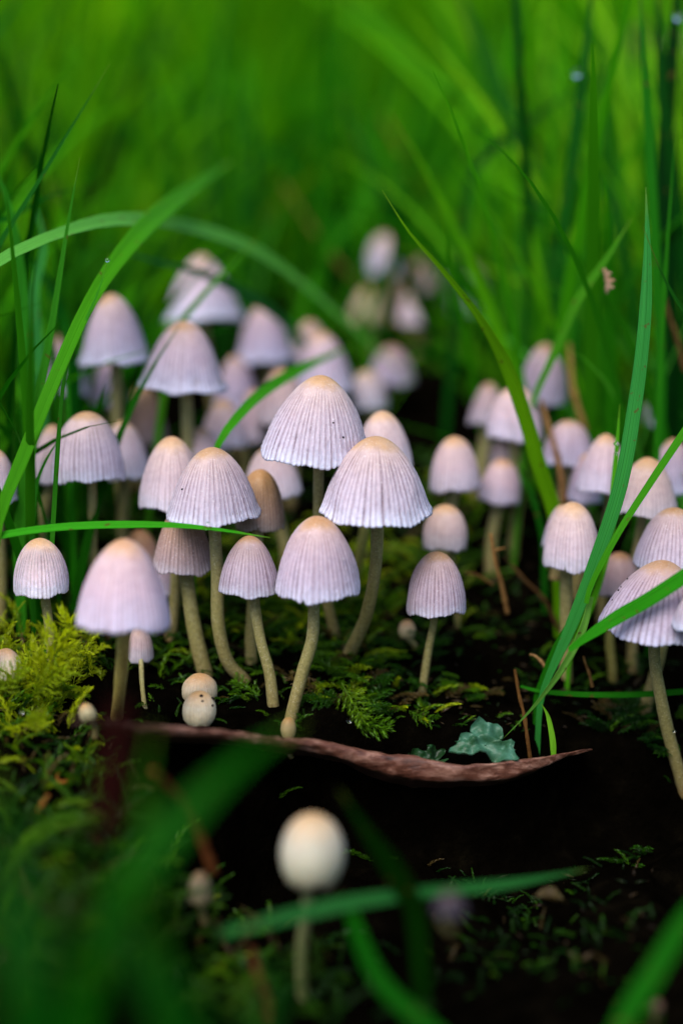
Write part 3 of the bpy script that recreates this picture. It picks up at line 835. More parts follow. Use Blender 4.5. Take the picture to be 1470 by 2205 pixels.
B_('pale green stalk close behind the upright veined blade', [(95, 1010, 170), (90, 820, 170), (75, 640, 170), (95, 520, 171), (60, 400, 172)], [24, 28, 26, 22, 14], (0.036, 0.25, 0.045), 25, 0.4)
B_('short dark blade crossing the flank of the crisp ribbed cap', [(72, 1130, 148), (80, 1040, 148), (108, 975, 148), (142, 928, 149)], [18, 20, 20, 12], (0.0144, 0.13, 0.00525), 25, 0.5)
B_('leaf blade sweeping in low over the far grass from the photo edge', [(-60, 500, 158), (20, 470, 160), (110, 420, 165), (200, 400, 172)], [16, 18, 16, 10], DARK, 25, 0.5)
B_('yellow-green blade standing at the photo edge below the arching one', [(-10, 1000, 175), (30, 860, 176), (85, 760, 177), (110, 640, 180)], [28, 28, 26, 18], FRESH, 25, 0.5)
B_('dark blade tip in the top corner', [(-60, 140, 200), (0, 60, 200), (30, 10, 200), (60, -60, 200)], [26, 30, 26, 18], DARK, 25, 0.4)
# middle and right
B_('long curving yellow-green blade with a nicked edge over the caps', [(1190, 1090, 160), (1160, 1000, 158), (1135, 910, 156), (1090, 785, 153), (1030, 680, 150), (950, 578, 148), (880, 498, 147), (822, 408, 147)], [38, 40, 38, 36, 34, 32, 26, 16], YELL, 30, 0.45)
B_('broad upright blade with bluish upper half beside the thimble caps', [(1180, 1460, 147), (1225, 1360, 146), (1275, 1230, 145), (1335, 1050, 144), (1368, 870, 144), (1388, 700, 144), (1394, 540, 145), (1390, 402, 147)], [22, 36, 42, 46, 46, 42, 40, 26], (0.0324, 0.25, 0.04125), 12, 0.22, twist=25)
B_('thin blade running down from the photo edge to the fork', [(1262, 1300, 142), (1275, 1255, 142), (1330, 1150, 142), (1400, 1040, 143), (1480, 920, 144), (1560, 800, 145)], [22, 22, 22, 24, 26, 24], (0.0432, 0.25, 0.00525), 30, 0.2, ground=False)
B_('spotted yellow-green stalk curving from the fork down to a fine tip', [(1272, 1285, 143), (1252, 1360, 143), (1210, 1440, 143), (1150, 1520, 144), (1082, 1592, 144.5)], [24, 26, 22, 16, 12], (0.144, 0.38, 0.0525), 30, 0.5, ground=False)
B_('wide blade lying over the large sharp cap', [(1225, 1400, 138), (1260, 1375, 138), (1330, 1330, 138), (1400, 1290, 137), (1500, 1225, 136), (1620, 1150, 135)], [22, 32, 44, 46, 46, 40], (0.0216, 0.24, 0.0042), 25, 0.2, ground=False)
B_('deep green blade below the fork', [(1165, 1480, 149), (1195, 1410, 148), (1235, 1330, 147), (1262, 1275, 146)], [26, 34, 36, 26], (0.0108, 0.13, 0.0028), 25, 0.4)
B_('level blade running past the stem of the large sharp cap', [(1120, 1478, 150), (1170, 1490, 149), (1280, 1497, 149), (1400, 1495, 149), (1560, 1482, 149)], [12, 16, 18, 20, 18], (0.0144, 0.17, 0.0042), 30, 0.2, ground=False)
B_('pointed blade on a knotted stalk above the bright thimble cap', [(1150, 860, 168), (1180, 790, 166), (1212, 720, 164), (1245, 645, 162), (1310, 550, 160), (1360, 468, 159)], [14, 18, 26, 36, 38, 20], (0.0648, 0.29, 0.0105), 20, 0.45)
B_('slim upright blade with narrow tip at the top, right of the tall group', [(1195, 720, 182), (1205, 570, 180), (1222, 430, 178), (1243, 260, 176), (1265, 80, 175), (1278, -60, 175)], [30, 30, 30, 28, 26, 20], (0.006048, 0.093, 0.0042), 25, 0.2)
B_('straight dark blade hanging from the top over the crossing grass', [(1135, 520, 190), (1130, 300, 184), (1118, 150, 180), (1110, -30, 178), (1105, -120, 178)], [22, 26, 22, 20, 18], (0.00432, 0.0744, 0.0035), 25, 0.1)
B_('bright diagonal blade from the top middle to the crossing', [(1180, 470, 240), (1070, 285, 245), (960, 180, 250), (860, 95, 255), (720, -30, 262)], [26, 34, 38, 38, 34], (0.0648, 0.31, 0.0028), 15, 0.15)
B_('tall mid-green blade leaning left through the crossing', [(1215, 720, 205), (1190, 560, 208), (1150, 420, 211), (1110, 290, 214), (1050, 140, 220), (985, -30, 225)], [36, 42, 46, 46, 40, 34], (0.00864, 0.0992, 0.0035), 20, 0.2)
B_('dark green blade bowing down over the far white bonnet', [(930, 720, 232), (895, 625, 228), (865, 540, 224), (828, 430, 220), (780, 320, 220), (728, 188, 222)], [24, 30, 32, 32, 28, 18], (0.005184, 0.0868, 0.0042), 25, 0.5)
B_('dark blade reaching up from the crossing to the slim upright one', [(1040, 340, 200), (1110, 290, 200), (1180, 230, 200), (1290, 165, 202)], [26, 28, 24, 16], (0.002, 0.055, 0.002), 25, 0.5)
B_('short dark leaf pointing left from the crossing', [(1150, 300, 206), (1090, 290, 206), (1040, 320, 206), (985, 360, 207)], [26, 34, 28, 16], (0.002, 0.055, 0.002), 25, 0.6)
B_('narrow blade second from the slim upright one near the top edge', [(1420, 720, 168), (1408, 480, 166), (1400, 320, 165), (1386, 120, 164), (1376, -40, 164)], [26, 26, 24, 22, 20], (0.0144, 0.17, 0.0049), 25, 0.2)
B_('dark wide blade in the upright bundle at the photo edge', [(1448, 900, 180), (1442, 640, 178), (1432, 380, 176), (1440, 200, 175), (1458, 0, 174), (1470, -90, 174)], [40, 42, 40, 34, 30, 26], (0.001, 0.03, 0.002), 20, 0.2)
B_('dark blade crossing the upright bundle at the photo edge', [(1470, 560, 176), (1445, 330, 175), (1428, 200, 175), (1420, 60, 175), (1412, -60, 175)], [28, 30, 30, 28, 24], (0.002, 0.055, 0.002), 25, 0.2)
B_('needle blade with pale rim before the upright bundle', [(1425, 740, 158), (1432, 600, 157), (1443, 430, 156), (1456, 255, 155)], [18, 20, 16, 10], (0.0216, 0.2, 0.00525), 35, 0.6)
B_('dark pointed blade before the bluish broad one', [(1560, 830, 139), (1490, 700, 140), (1430, 600, 141), (1383, 486, 142)], [34, 34, 30, 18], (0.0072, 0.095, 0.0035), 25, 0.5)
B_('short translucent yellow-green blade with droplets, left of the broad blade', [(1232, 1400, 155), (1285, 1270, 153), (1316, 1150, 151), (1320, 1060, 150), (1328, 960, 150), (1334, 870, 150)], [14, 16, 18, 24, 28, 18], (0.0864, 0.38, 0.0105), 20, 0.4)
B_('upright blade behind the pointed knotted one', [(1235, 760, 195), (1245, 640, 195), (1262, 500, 196), (1310, 330, 198)], [24, 26, 24, 16], (0.0108, 0.14, 0.0035), 25, 0.5)
B_('upright blade between the far caps and the knotted stalk', [(1085, 700, 240), (1072, 560, 240), (1062, 430, 242), (1090, 330, 246)], [24, 28, 26, 18], (0.018, 0.19, 0.0035), 25, 0.5)
B_('faint upright blade in the gap above the far lilac cap', [(955, 560, 262), (945, 420, 262), (952, 320, 264), (956, 240, 266)], [18, 22, 18, 12], (0.018, 0.19, 0.0035), 25, 0.5)
B_('second broad blade behind the fork', [(1120, 700, 215), (1125, 560, 215), (1120, 450, 216), (1128, 380, 218)], [30, 34, 30, 20], (0.0288, 0.21, 0.0035), 25, 0.5)
B_('dim blade standing in shadow at the photo edge', [(1440, 1000, 195), (1395, 820, 193), (1362, 640, 192), (1330, 480, 192), (1300, 200, 195), (1296, 60, 197)], [30, 34, 34, 30, 26, 18], (0.0072, 0.1, 0.0028), 20, 0.3)
B_('dark low leaf behind the joined pair of caps', [(1010, 800, 210), (960, 775, 208), (890, 745, 206), (770, 690, 205)], [24, 28, 26, 18], (0.00864, 0.12, 0.0028), 30, 0.5)
B_('narrow dark leaf running down to the bright thimble cap', [(1165, 1140, 166), (1150, 1080, 166), (1125, 1020, 167), (1100, 970, 168)], [16, 20, 16, 10], (0.0072, 0.1, 0.0035), 25, 0.5)
B_('spotted yellow-green stub standing on the bark strip', [(1192, 1640, 143), (1190, 1595, 143), (1180, 1545, 144), (1165, 1515, 145)], [20, 20, 14, 8], (0.144, 0.38, 0.0175), 30, 0.3, ground=False)
# in front, out of focus; their shade is put into the dark greens
FG = 'blurred grass blades in the dark hollow'
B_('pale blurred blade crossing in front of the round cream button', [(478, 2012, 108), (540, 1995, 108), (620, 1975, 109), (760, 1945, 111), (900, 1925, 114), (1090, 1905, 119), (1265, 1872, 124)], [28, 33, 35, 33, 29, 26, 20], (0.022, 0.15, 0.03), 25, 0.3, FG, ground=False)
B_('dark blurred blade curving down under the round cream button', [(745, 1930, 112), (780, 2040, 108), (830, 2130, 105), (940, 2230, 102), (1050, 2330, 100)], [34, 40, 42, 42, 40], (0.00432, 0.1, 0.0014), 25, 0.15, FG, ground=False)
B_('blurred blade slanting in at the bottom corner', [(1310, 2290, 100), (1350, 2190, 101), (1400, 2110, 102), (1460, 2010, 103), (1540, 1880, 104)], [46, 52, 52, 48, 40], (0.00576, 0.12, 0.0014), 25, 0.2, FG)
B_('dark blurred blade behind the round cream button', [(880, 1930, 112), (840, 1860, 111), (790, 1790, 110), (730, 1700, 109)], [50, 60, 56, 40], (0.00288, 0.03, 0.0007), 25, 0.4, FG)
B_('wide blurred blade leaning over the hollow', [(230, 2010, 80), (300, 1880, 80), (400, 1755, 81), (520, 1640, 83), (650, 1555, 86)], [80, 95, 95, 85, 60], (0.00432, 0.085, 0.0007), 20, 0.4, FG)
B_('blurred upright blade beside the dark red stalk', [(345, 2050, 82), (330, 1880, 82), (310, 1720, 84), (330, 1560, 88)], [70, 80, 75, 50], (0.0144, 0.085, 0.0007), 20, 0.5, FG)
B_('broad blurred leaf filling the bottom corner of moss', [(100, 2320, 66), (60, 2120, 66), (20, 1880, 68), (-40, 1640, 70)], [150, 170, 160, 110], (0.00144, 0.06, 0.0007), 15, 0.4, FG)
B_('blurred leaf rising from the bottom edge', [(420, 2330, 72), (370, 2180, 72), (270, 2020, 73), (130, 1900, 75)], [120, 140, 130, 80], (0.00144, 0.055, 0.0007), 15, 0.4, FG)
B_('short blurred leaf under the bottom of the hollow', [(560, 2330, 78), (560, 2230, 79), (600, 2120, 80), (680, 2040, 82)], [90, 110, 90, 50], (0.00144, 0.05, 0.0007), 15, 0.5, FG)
B_('yellowish blurred sprig lying in the near moss', [(90, 1790, 108), (150, 1765, 108), (210, 1755, 108), (275, 1750, 109)], [16, 22, 22, 14], (0.072, 0.2, 0.007), 25, 0.5, FG)


# ------------------------------------------------------------------ dead stalks, dead leaves, lichen-like leaf scrap
def stalk(label, path, wpx, color, m=STRAW, name='dead_stalk', cat='stalk', group='dead brown stalks', side=None, taper=0.4):
    pts = [P(*p) for p in path]
    c = catmull(np.array(pts), 24)
    k = np.mean([p[2] for p in path]) * MM / FPX
    s = np.linspace(0, 1, len(c))
    rs = np.random.default_rng(int(path[0][0]) + 5)
    rad = wpx / 2 * k * (1 - taper * s) * (1 + 0.14 * rs.uniform(-1, 1, len(c)) + 0.25 * np.exp(-((s - 0.45) / 0.05) ** 2))
    V, q, t = tube(c, rad, 9)
    if side is not None:
        c2 = catmull(np.array([P(*p) for p in side]), 10)
        V2, q2, t2 = tube(c2, wpx / 2 * k * 0.6 * np.linspace(1, 0.4, 10), 7)
        q = np.vstack([q, q2 + len(V)]); t = np.vstack([t, t2 + len(V)]); V = np.vstack([V, V2])
    base = c[0]
    o = obj(name, mesh_of(name, V - base, q[:, ::-1], t[:, ::-1]), m, loc=tuple(base), color=color)
    return tag(o, label, cat, group)


stalk('broken straw-coloured stalk standing in the dark soil with a side stub', [(1092, 1322, 158), (1080, 1262, 157), (1066, 1210, 156), (1056, 1148, 156)], 12, (.75, .62, .45), side=[(1066, 1185, 156), (1078, 1182, 156), (1088, 1180, 156)])
stalk('thin straw lying down to the broken stalk', [(1000, 1232, 160), (1030, 1240, 160), (1062, 1260, 159)], 7, (.4, .32, .22))
stalk('brown stalk leaning in the black soil beside the broken one', [(1205, 1360, 162), (1170, 1290, 162), (1130, 1250, 162), (1100, 1215, 163)], 10, (.22, .18, .14))
stalk('short pale curled stalk in the dark near the deep green blade', [(1178, 1445, 150), (1165, 1425, 150), (1150, 1412, 150), (1140, 1410, 150)], 9, (.9, .8, .7))
stalk('dark blackened twig upright below the fork', [(1275, 1480, 150), (1268, 1450, 150), (1260, 1430, 150), (1256, 1413, 150)], 7, (.45, .4, .3))
stalk('rusty stalk behind the spotted yellow-green tip', [(1142, 1640, 145), (1135, 1590, 145), (1128, 1540, 146), (1118, 1500, 147), (1108, 1442, 148)], 9, (.3, .22, .13), taper=0.2)
stalk('thin stalk between lilac round cap and the bright thimble cap', [(1215, 1085, 166), (1205, 1010, 166), (1190, 950, 167), (1165, 860, 169)], 14, (.75, .6, .5))
stalk('straw stalk in front of the leaning grey-lilac cap', [(1260, 930, 176), (1245, 880, 176), (1232, 830, 177), (1225, 740, 179)], 16, (.8, .75, .45))
stalk('long blurred tan stalk slanting through the far grass', [(1010, 880, 232), (900, 740, 236), (800, 640, 240), (700, 530, 244), (610, 395, 250)], 11, (.4, .5, .2))
stalk('reddish blurred stalk in the far grass above the nicked blade', [(905, 420, 290), (880, 350, 290), (850, 290, 292), (815, 235, 295)], 11, (.45, .36, .1))
stalk('brown bent stalk rising from the hollow beside the pale bud', [(460, 1880, 118), (440, 1825, 117), (410, 1750, 115), (360, 1690, 112), (330, 1660, 110)], 24, (.5, .25, .16))
stalk('dark red stalk in front of the stem of the blurred nearest cap', [(225, 1800, 84), (240, 1700, 85), (250, 1600, 86), (258, 1520, 87)], 62, (.05, .006, .006), taper=0.1)
stalk('black-red twig in the bottom of the hollow', [(590, 2210, 110), (560, 2120, 111), (540, 2040, 112)], 26, (.35, .18, .14))
stalk('yellow twig bent in the dark moss of the hollow', [(1295, 1990, 138), (1275, 1940, 138), (1262, 1915, 138)], 9, (.5, .55, .2))
stalk('dark twig behind the needle blade at the photo edge', [(1475, 800, 168), (1455, 720, 168), (1440, 680, 168), (1430, 640, 168)], 12, (.3, .25, .18))
stalk('curled brown twig lying in the near moss', [(95, 1680, 131), (120, 1688, 131), (140, 1684, 131), (165, 1676, 131)], 12, (1.1, .6, .25), side=[(128, 1686, 131), (122, 1672, 131), (128, 1662, 131)])
stalk('short tan twig below the curled one in the near moss', [(84, 1748, 126), (92, 1730, 126), (105, 1712, 126)], 14, (1.1, .65, .3))


def sheet(label, centre, size, color, name='dead_leaf', m=DEADLEAF, tiltx=60, roll=20, curl=0.35, elong=1.6, seed=1, cat='leaf', group='dead fallen leaves', lobes=0.0, flat_noise=0.12, thick=0.02):
    """A curled leaf with thickness: pointed oval outline, wavy surface."""
    rs = np.random.default_rng(seed)
    n, K = 22, 13
    s = np.linspace(0, 1, n); u = np.linspace(-1, 1, K)
    S, U = np.meshgrid(s, u, indexing='ij')
    wd = np.sin(np.pi * np.clip(S, 0.01, 0.99)) ** 0.7 * (1 + lobes * np.sin(S * 23 + U * 2) + lobes * 0.7 * vnoise(S * 9, U * 0 + seed, seed))
    X = U * wd * 0.5; Y = (S - 0.5) * elong
    Z = curl * (U * wd) ** 2 - curl * (S - 0.5) ** 2 + flat_noise * vnoise(S * 5 + seed, U * 2.5, seed) + flat_noise * 0.5 * vnoise(S * 13, U * 6 + seed, seed)
    top = np.stack([X, Y, Z + thick], -1).reshape(-1, 3) * size
    bot = np.stack([X, Y, Z - thick], -1).reshape(-1, 3) * size
    V = np.vstack([top, bot])
    q = grid_quads(n, K); o_ = n * K
    L = np.arange(n - 1); A = np.arange(K - 1)
    e = [np.stack([L * K, (L + 1) * K, (L + 1) * K + o_, L * K + o_], -1), np.stack([L * K + K - 1, L * K + K - 1 + o_, (L + 1) * K + K - 1 + o_, (L + 1) * K + K - 1], -1),
         np.stack([A, A + o_, A + 1 + o_, A + 1], -1), np.stack([(n - 1) * K + A, (n - 1) * K + A + 1, (n - 1) * K + A + 1 + o_, (n - 1) * K + A + o_], -1)]
    o = obj(name, mesh_of(name, V, np.vstack([q, q[:, ::-1] + o_] + e)), m, loc=tuple(centre), color=color)
    o.rotation_euler = (R_(tiltx), 0, R_(roll))
    return tag(o, label, cat, group)




def rosette(label, centre, size, color, seed, tiltx=40, roll=0, name='leaf_scrap'):
    """A ruffled, lobed scrap of leaf with real thickness."""
    n, K = 14, 60
    rr = np.linspace(0.02, 1, n); th = np.linspace(0, 2 * np.pi, K, endpoint=False)
    Rg, Tg = np.meshgrid(rr, th, indexing='ij')
    out_ = 0.78 + 0.20 * np.sin(3 * Tg + seed) + 0.12 * np.sin(7 * Tg + 2 * seed) + 0.06 * np.sin(13 * Tg + seed)
    X = Rg * out_ * np.cos(Tg) * 1.25; Y = Rg * out_ * np.sin(Tg) * 0.8
    Z = 0.34 * vnoise(X * 2.2 + seed, Y * 2.2, seed) + 0.16 * vnoise(X * 5 + seed, Y * 5, seed + 1) + 0.10 * Rg ** 3 * np.sin(9 * Tg + seed)
    top = np.stack([X, Y, Z + 0.03], -1).reshape(-1, 3) * size; bot = np.stack([X, Y, Z - 0.03], -1).reshape(-1, 3) * size
    q = grid_quads(n, K, wrap=True); o_ = n * K
    k = np.arange(K); k2 = (k + 1) % K; b = (n - 1) * K
    e = np.stack([b + k, b + k + o_, b + k2 + o_, b + k2], -1); e2 = np.stack([k2, k2 + o_, k + o_, k], -1)
    o = obj(name, mesh_of(name, np.vstack([top, bot]), np.vstack([q, q[:, ::-1] + o_, e, e2])), LICHEN, loc=tuple(centre), color=color)
    o.rotation_euler = (R_(tiltx), R_(8), R_(roll))
    return tag(o, label, 'leaf')


rosette('crumpled blue-green leaf scrap lying on the bark strip', P(1045, 1600, 142), 3.0 * MM, (.95, .95, .78), 3, 40, -12)
rosette('small dark green leaf scrap beside the blue-green one', P(925, 1632, 143), 2.0 * MM, (.12, .28, .06), 5, 40, 20)
sheet('dark red curled dead leaf upright behind the blade bundle', P(1420, 320, 330), 36 * MM, (.07, .012, .004), tiltx=75, roll=25, seed=8)
sheet('brown dead leaf low behind the blade bundle', P(1350, 400, 330), 22 * MM, (.16, .05, .01), tiltx=60, roll=-30, seed=9)
sheet('maroon dead leaf lying beyond the slim upright blade', P(1262, 315, 350), 14 * MM, (.05, .012, .006), tiltx=40, roll=60, seed=10)
sheet('cream dead leaf propped beyond the crossing', P(1170, 372, 320), 9 * MM, (.75, .70, .32), tiltx=60, roll=30, seed=11, elong=1.9)
sheet('pale green leaf beyond the slim upright blade', P(1258, 388, 320), 9 * MM, (.18, .42, .12), tiltx=60, roll=20, seed=12)
sheet('yellowish dead leaf beyond the short dark leaf', P(1035, 355, 320), 9 * MM, (.45, .5, .18), tiltx=60, roll=70, seed=13)
sheet('pale upright dead leaf high at the photo edge', P(1416, 175, 340), 10 * MM, (.7, .62, .5), tiltx=80, roll=10, seed=14, elong=2.2)
sheet('narrow pale dead leaf beside the high upright one', P(1462, 170, 342), 8 * MM, (.65, .55, .4), tiltx=80, roll=-10, seed=15, elong=2.4)
sheet('tan dead leaf in the grass by the photo edge above the arching blade', P(110, 440, 260), 8 * MM, (.35, .2, .06), tiltx=40, roll=80, seed=16)
sheet('brown dead leaf beside the tan one in the shade', P(150, 470, 255), 7 * MM, (.2, .1, .04), tiltx=35, roll=40, seed=17)
sheet('brown leaf fragment among the far caps', P(870, 690, 250), 5 * MM, (.2, .13, .06), tiltx=30, roll=60, seed=18)
sheet('tan leaf fragment in the mossy floor of the hollow', P(1185, 1935, 129), 1.8 * MM, (.07, .05, .012), tiltx=12, roll=85, seed=19, elong=1.7)
sheet('rust-coloured leaf shred hanging by the knotted stalk', P(1305, 605, 158), 1.3 * MM, (.6, .38, .25), tiltx=80, roll=40, seed=20, elong=2.2, lobes=.3)


# ------------------------------------------------------------------ water drops
def drop(label, px, py, d, r):
    rs = np.random.default_rng(px)
    n = 12
    th = np.linspace(0, np.pi, n); ph = np.linspace(0, 2 * np.pi, 16, endpoint=False)
    T, F = np.meshgrid(th, ph, indexing='ij')
    V = np.stack([np.sin(T) * np.cos(F), np.sin(T) * np.sin(F), np.cos(T) * 0.85], -1).reshape(-1, 3) * r * d * MM / FPX
    o = obj('water_drop', mesh_of('water_drop', V, grid_quads(n, 16, wrap=True)[:, ::-1]), WATER, loc=tuple(P(px, py, d)))
    tag(o, label, 'water drop', 'water drops on grass and moss')


drop('clear water drop on the bright flat blade', 447, 1129, 139.3, 6)
drop('tiny drop on the flank of the pink domed cap', 739, 1202, 137.5, 4)
drop('bright drop on the moss below the central stems', 752, 1553, 142, 6)
drop('round green-tinted drop in the near moss', 113, 1652, 133, 9)
drop('small drop higher up in the near moss', 47, 1534, 136, 6)
drop('pale drop beside the slim upright blade', 1240, 158, 174, 11)
drop('blue-white drop at the top of the upright bundle', 1462, 36, 172, 12)
drop('upper drop on the short translucent blade', 1326, 955, 149, 6)
drop('lower drop on the short translucent blade', 1326, 975, 149, 5)
drop('drop on the tip of the short split blade', 231, 560, 146, 5)
drop('drop low on the stem of the large sharp cap', 1451, 1575, 142, 4)


# ------------------------------------------------------------------ moss
def shoot_template(seed, nleaf=34, spread=0.9, leaf=0.24, side_shoots=0):
    """A feathery shoot of length 1 along +X, arching a little, with pointed leaflets. Returns verts, tris."""
    rs = np.random.default_rng(seed)
    V, T = [], []

    def axis_pt(t, ang=0, ln=1.0, org=(0, 0, 0)):
        x = t * ln; z = 0.18 * math.sin(t * 2.2) * ln - 0.10 * t * t * ln
        ca, sa = math.cos(ang), math.sin(ang)
        return np.array([org[0] + x * ca, org[1] + x * sa, org[2] + z])

    def add_axis(ang, ln, org, nl, lf):
        prev = None
        for i in range(7):
            p = axis_pt(i / 6, ang, ln, org); r = 0.014 * (1 - 0.6 * i / 6)
            b = len(V)
            V.extend([p + [0, r, 0], p + [0, -r, 0], p + [0, 0, r * 1.2]])
            if prev is not None:
                for k in range(3):
                    a0, a1 = prev + k, prev + (k + 1) % 3; b0, b1 = b + k, b + (k + 1) % 3
                    T.extend([(a0, a1, b1), (a0, b1, b0)])
            prev = b
        for i in range(nl):
            t = 0.04 + 0.95 * (i + rs.uniform(-.3, .3)) / nl
            p = axis_pt(t, ang, ln, org)
            q = axis_pt(min(t + 0.05, 1.05), ang, ln, org)
            fw = q - p; fw /= np.linalg.norm(fw)
            phi = (i * 2.4) % (2 * math.pi) + rs.uniform(-.3, .3)
            sidev = np.cross(fw, [0, 0, 1]); sidev /= np.linalg.norm(sidev); upv = np.cross(sidev, fw)
            rad = sidev * math.cos(phi) + upv * math.sin(phi) * 0.75
            op = spread * (1 - 0.45 * t) * rs.uniform(.75, 1.2)
            dr = fw * math.cos(op) + rad * math.sin(op)
            L = lf * (1 - 0.45 * t) * rs.uniform(.8, 1.2)
            wv = np.cross(dr, rad); wv /= np.linalg.norm(wv) + 1e-9
            nv = np.cross(wv, dr)
            b = len(V)
            mid = p + dr * L * 0.4
            V.extend([p, mid + wv * L * 0.15 + nv * L * .05, mid - wv * L * 0.15 + nv * L * .05, p + dr * L * 0.42 - nv * L * .03, p + dr * L - nv * L * 0.18])
            T.extend([(b, b + 1, b + 3), (b, b + 3, b + 2), (b + 3, b + 1, b + 4), (b + 3, b + 4, b + 2)])

    add_axis(0, 1.0, (0, 0, 0), nleaf, leaf)
    for k in range(side_shoots):
        t = 0.15 + 0.7 * k / max(1, side_shoots - 1)
        sg = 1 if k % 2 else -1
        add_axis(sg * rs.uniform(.7, 1.0), 0.42 * (1.1 - 0.6 * t) * rs.uniform(.8, 1.2), axis_pt(t), int(nleaf * 0.4), leaf * .72)
    return np.array(V), np.array(T)


TEMPL = [shoot_template(1, 30), shoot_template(2, 26, 1.0, .26), shoot_template(3, 34, .8, .2)]
FROND = [shoot_template(11, 30, .9, .2, 9), shoot_template(12, 28, 1.0, .2, 11)]


def basis(heading, pitch, rollv):
    ch, sh, cp, sp, cr, sr = np.cos(heading), np.sin(heading), np.cos(pitch), np.sin(pitch), np.cos(rollv), np.sin(rollv)
    X = np.stack([ch * cp, sh * cp, sp], -1)
    Y0 = np.stack([-sh, ch, np.zeros_like(ch)], -1)
    Z0_ = np.cross(X, Y0)
    Y = Y0 * cr[:, None] + Z0_ * sr[:, None]
    Z = np.cross(X, Y)
    return X, Y, Z


def scatter(templ, pos, heading, pitch, rollv, scale, cols):
    tv, tt = templ
    X, Y, Z = basis(heading, pitch, rollv)
    V = pos[:, None, :] + scale[:, None, None] * (tv[None, :, 0:1] * X[:, None] + tv[None, :, 1:2] * Y[:, None] + tv[None, :, 2:3] * Z[:, None])
    n, k = len(pos), len(tv)
    T = (np.arange(n) * k)[:, None, None] + tt[None]
    tipl = np.clip(tv[:, 0], 0, 1)
    C = cols[:, None, :] * (0.75 + 0.5 * tipl[None, :, None])
    return V.reshape(-1, 3), T.reshape(-1, 3), C.reshape(-1, 3)


MG = np.array([(0.004, 0.030, 0.001), (0.020, 0.085, 0.001), (0.08, 0.20, 0.002), (0.34, 0.42, 0.004)])


def moss_cols(n, bright, rs):
    t = np.clip(bright + rs.normal(0, 0.22, n), 0, 1) * 3
    i = np.clip(t.astype(int), 0, 2); f = (t - i)[:, None]
    return MG[i] * (1 - f) + MG[i + 1] * f


moss_parts = []


def moss_patch(px, py, spread_mm, n, length, bright, big=False, flat=0.5, d=None, lift=0.0, seed=0, ys=1.0):
    rs = np.random.default_rng(int(px * 3 + py * 5 + seed))
    c = on_ground(px, py) if d is None else P(px, py, d)
    x = c[0] + rs.normal(0, spread_mm * MM, n); y = c[1] + rs.normal(0, spread_mm * MM * ys, n)
    z = ground_z(x, y) + (rs.uniform(0, lift, n) - 0.5) * MM
    pos = np.stack([x, y, z], -1)
    e_ = 0.4 * MM
    k = np.hypot(ground_z(x, y + e_) - ground_z(x, y - e_), ground_z(x + e_, y) - ground_z(x - e_, y)) / (2 * e_) < 1.5
    pos = pos[k]; n = len(pos)
    hd = rs.uniform(0, 2 * np.pi, n); pt = rs.uniform(0.0, 1.1, n) * flat + 0.15; rl = rs.uniform(-.5, .5, n)
    sc = length * MM * rs.uniform(.6, 1.25, n)
    src = FROND if big else TEMPL
    which = rs.integers(0, len(src), n)
    cols = moss_cols(n, bright, rs)
    old = rs.uniform(0, 1, n) < 0.10
    cols[old] = np.array([0.075, 0.05, 0.012]) * rs.uniform(.4, 1.4, (int(old.sum()), 1))
    for k in range(len(src)):
        s = which == k
        if s.any(): moss_parts.append(scatter(src[k], pos[s], hd[s], pt[s], rl[s], sc[s], cols[s]))


# sharp yellow-green cushion by the photo edge
moss_patch(60, 1500, 3.6, 170, 3.6, 0.95, False, 0.9, None, 3.5)
moss_patch(10, 1470, 2.2, 110, 3.0, 1.0, False, 0.9, None, 3.0)
moss_patch(120, 1490, 1.8, 34, 3.6, 0.9, True, 0.8, None, 2)
moss_patch(50, 1570, 2.6, 70, 3.0, 0.6, False, 0.8)
moss_patch(150, 1610, 2.0, 34, 3.0, 0.5, False, 0.8)
moss_patch(90, 1670, 2.0, 30, 3.0, 0.38, False, 0.8)
moss_patch(190, 1670, 1.8, 24, 3.0, 0.36, False, 0.8)
moss_patch(-150, 1520, 7, 160, 4.0, 0.7, False, 0.7)
# near blurred moss shoulder, lower left
moss_patch(100, 1800, 4, 80, 4, 0.24, False, 0.7)
moss_patch(250, 1850, 4, 70, 4, 0.26, False, 0.7)
moss_patch(340, 1980, 4, 60, 4, 0.36, False, 0.7)
moss_patch(100, 2050, 6, 120, 5, 0.18, False, 0.7)
moss_patch(420, 1930, 3, 40, 3.5, 0.4, False, 0.6)
moss_patch(480, 2150, 5, 50, 4.5, 0.2, False, 0.6)
# between and beneath the stems: separate cushions with bare black soil between
moss_patch(740, 1480, 2.4, 40, 4.0, 0.55, True, 0.35)
moss_patch(700, 1420, 2.6, 40, 3.4, 0.42)
moss_patch(610, 1400, 2.4, 34, 3.2, 0.38)
moss_patch(500, 1500, 2.0, 24, 2.6, 0.30)
moss_patch(790, 1540, 1.8, 14, 3.8, 0.5, True, 0.2)
moss_patch(850, 1420, 2.4, 26, 3.4, 0.42, True, 0.3)
moss_patch(900, 1530, 1.6, 22, 2.8, 0.6, False, 0.3)
moss_patch(1010, 1480, 1.8, 14, 3.0, 0.38, True, 0.3)
moss_patch(560, 1340, 3, 44, 3.4, 0.36)
moss_patch(350, 1400, 2.5, 36, 3.2, 0.28)
moss_patch(210, 1360, 3, 50, 3.6, 0.38)
moss_patch(110, 1330, 3, 60, 3.8, 0.42)
moss_patch(20, 1340, 4, 60, 3.8, 0.3)
moss_patch(640, 1240, 6, 200, 4.0, 0.66)
moss_patch(700, 1350, 4, 110, 3.6, 0.58)
moss_patch(760, 1300, 4, 90, 3.6, 0.6)
moss_patch(480, 1330, 5, 120, 3.6, 0.45)
moss_patch(420, 1250, 6, 110, 3.6, 0.4)
moss_patch(850, 1230, 5, 110, 4.0, 0.62)
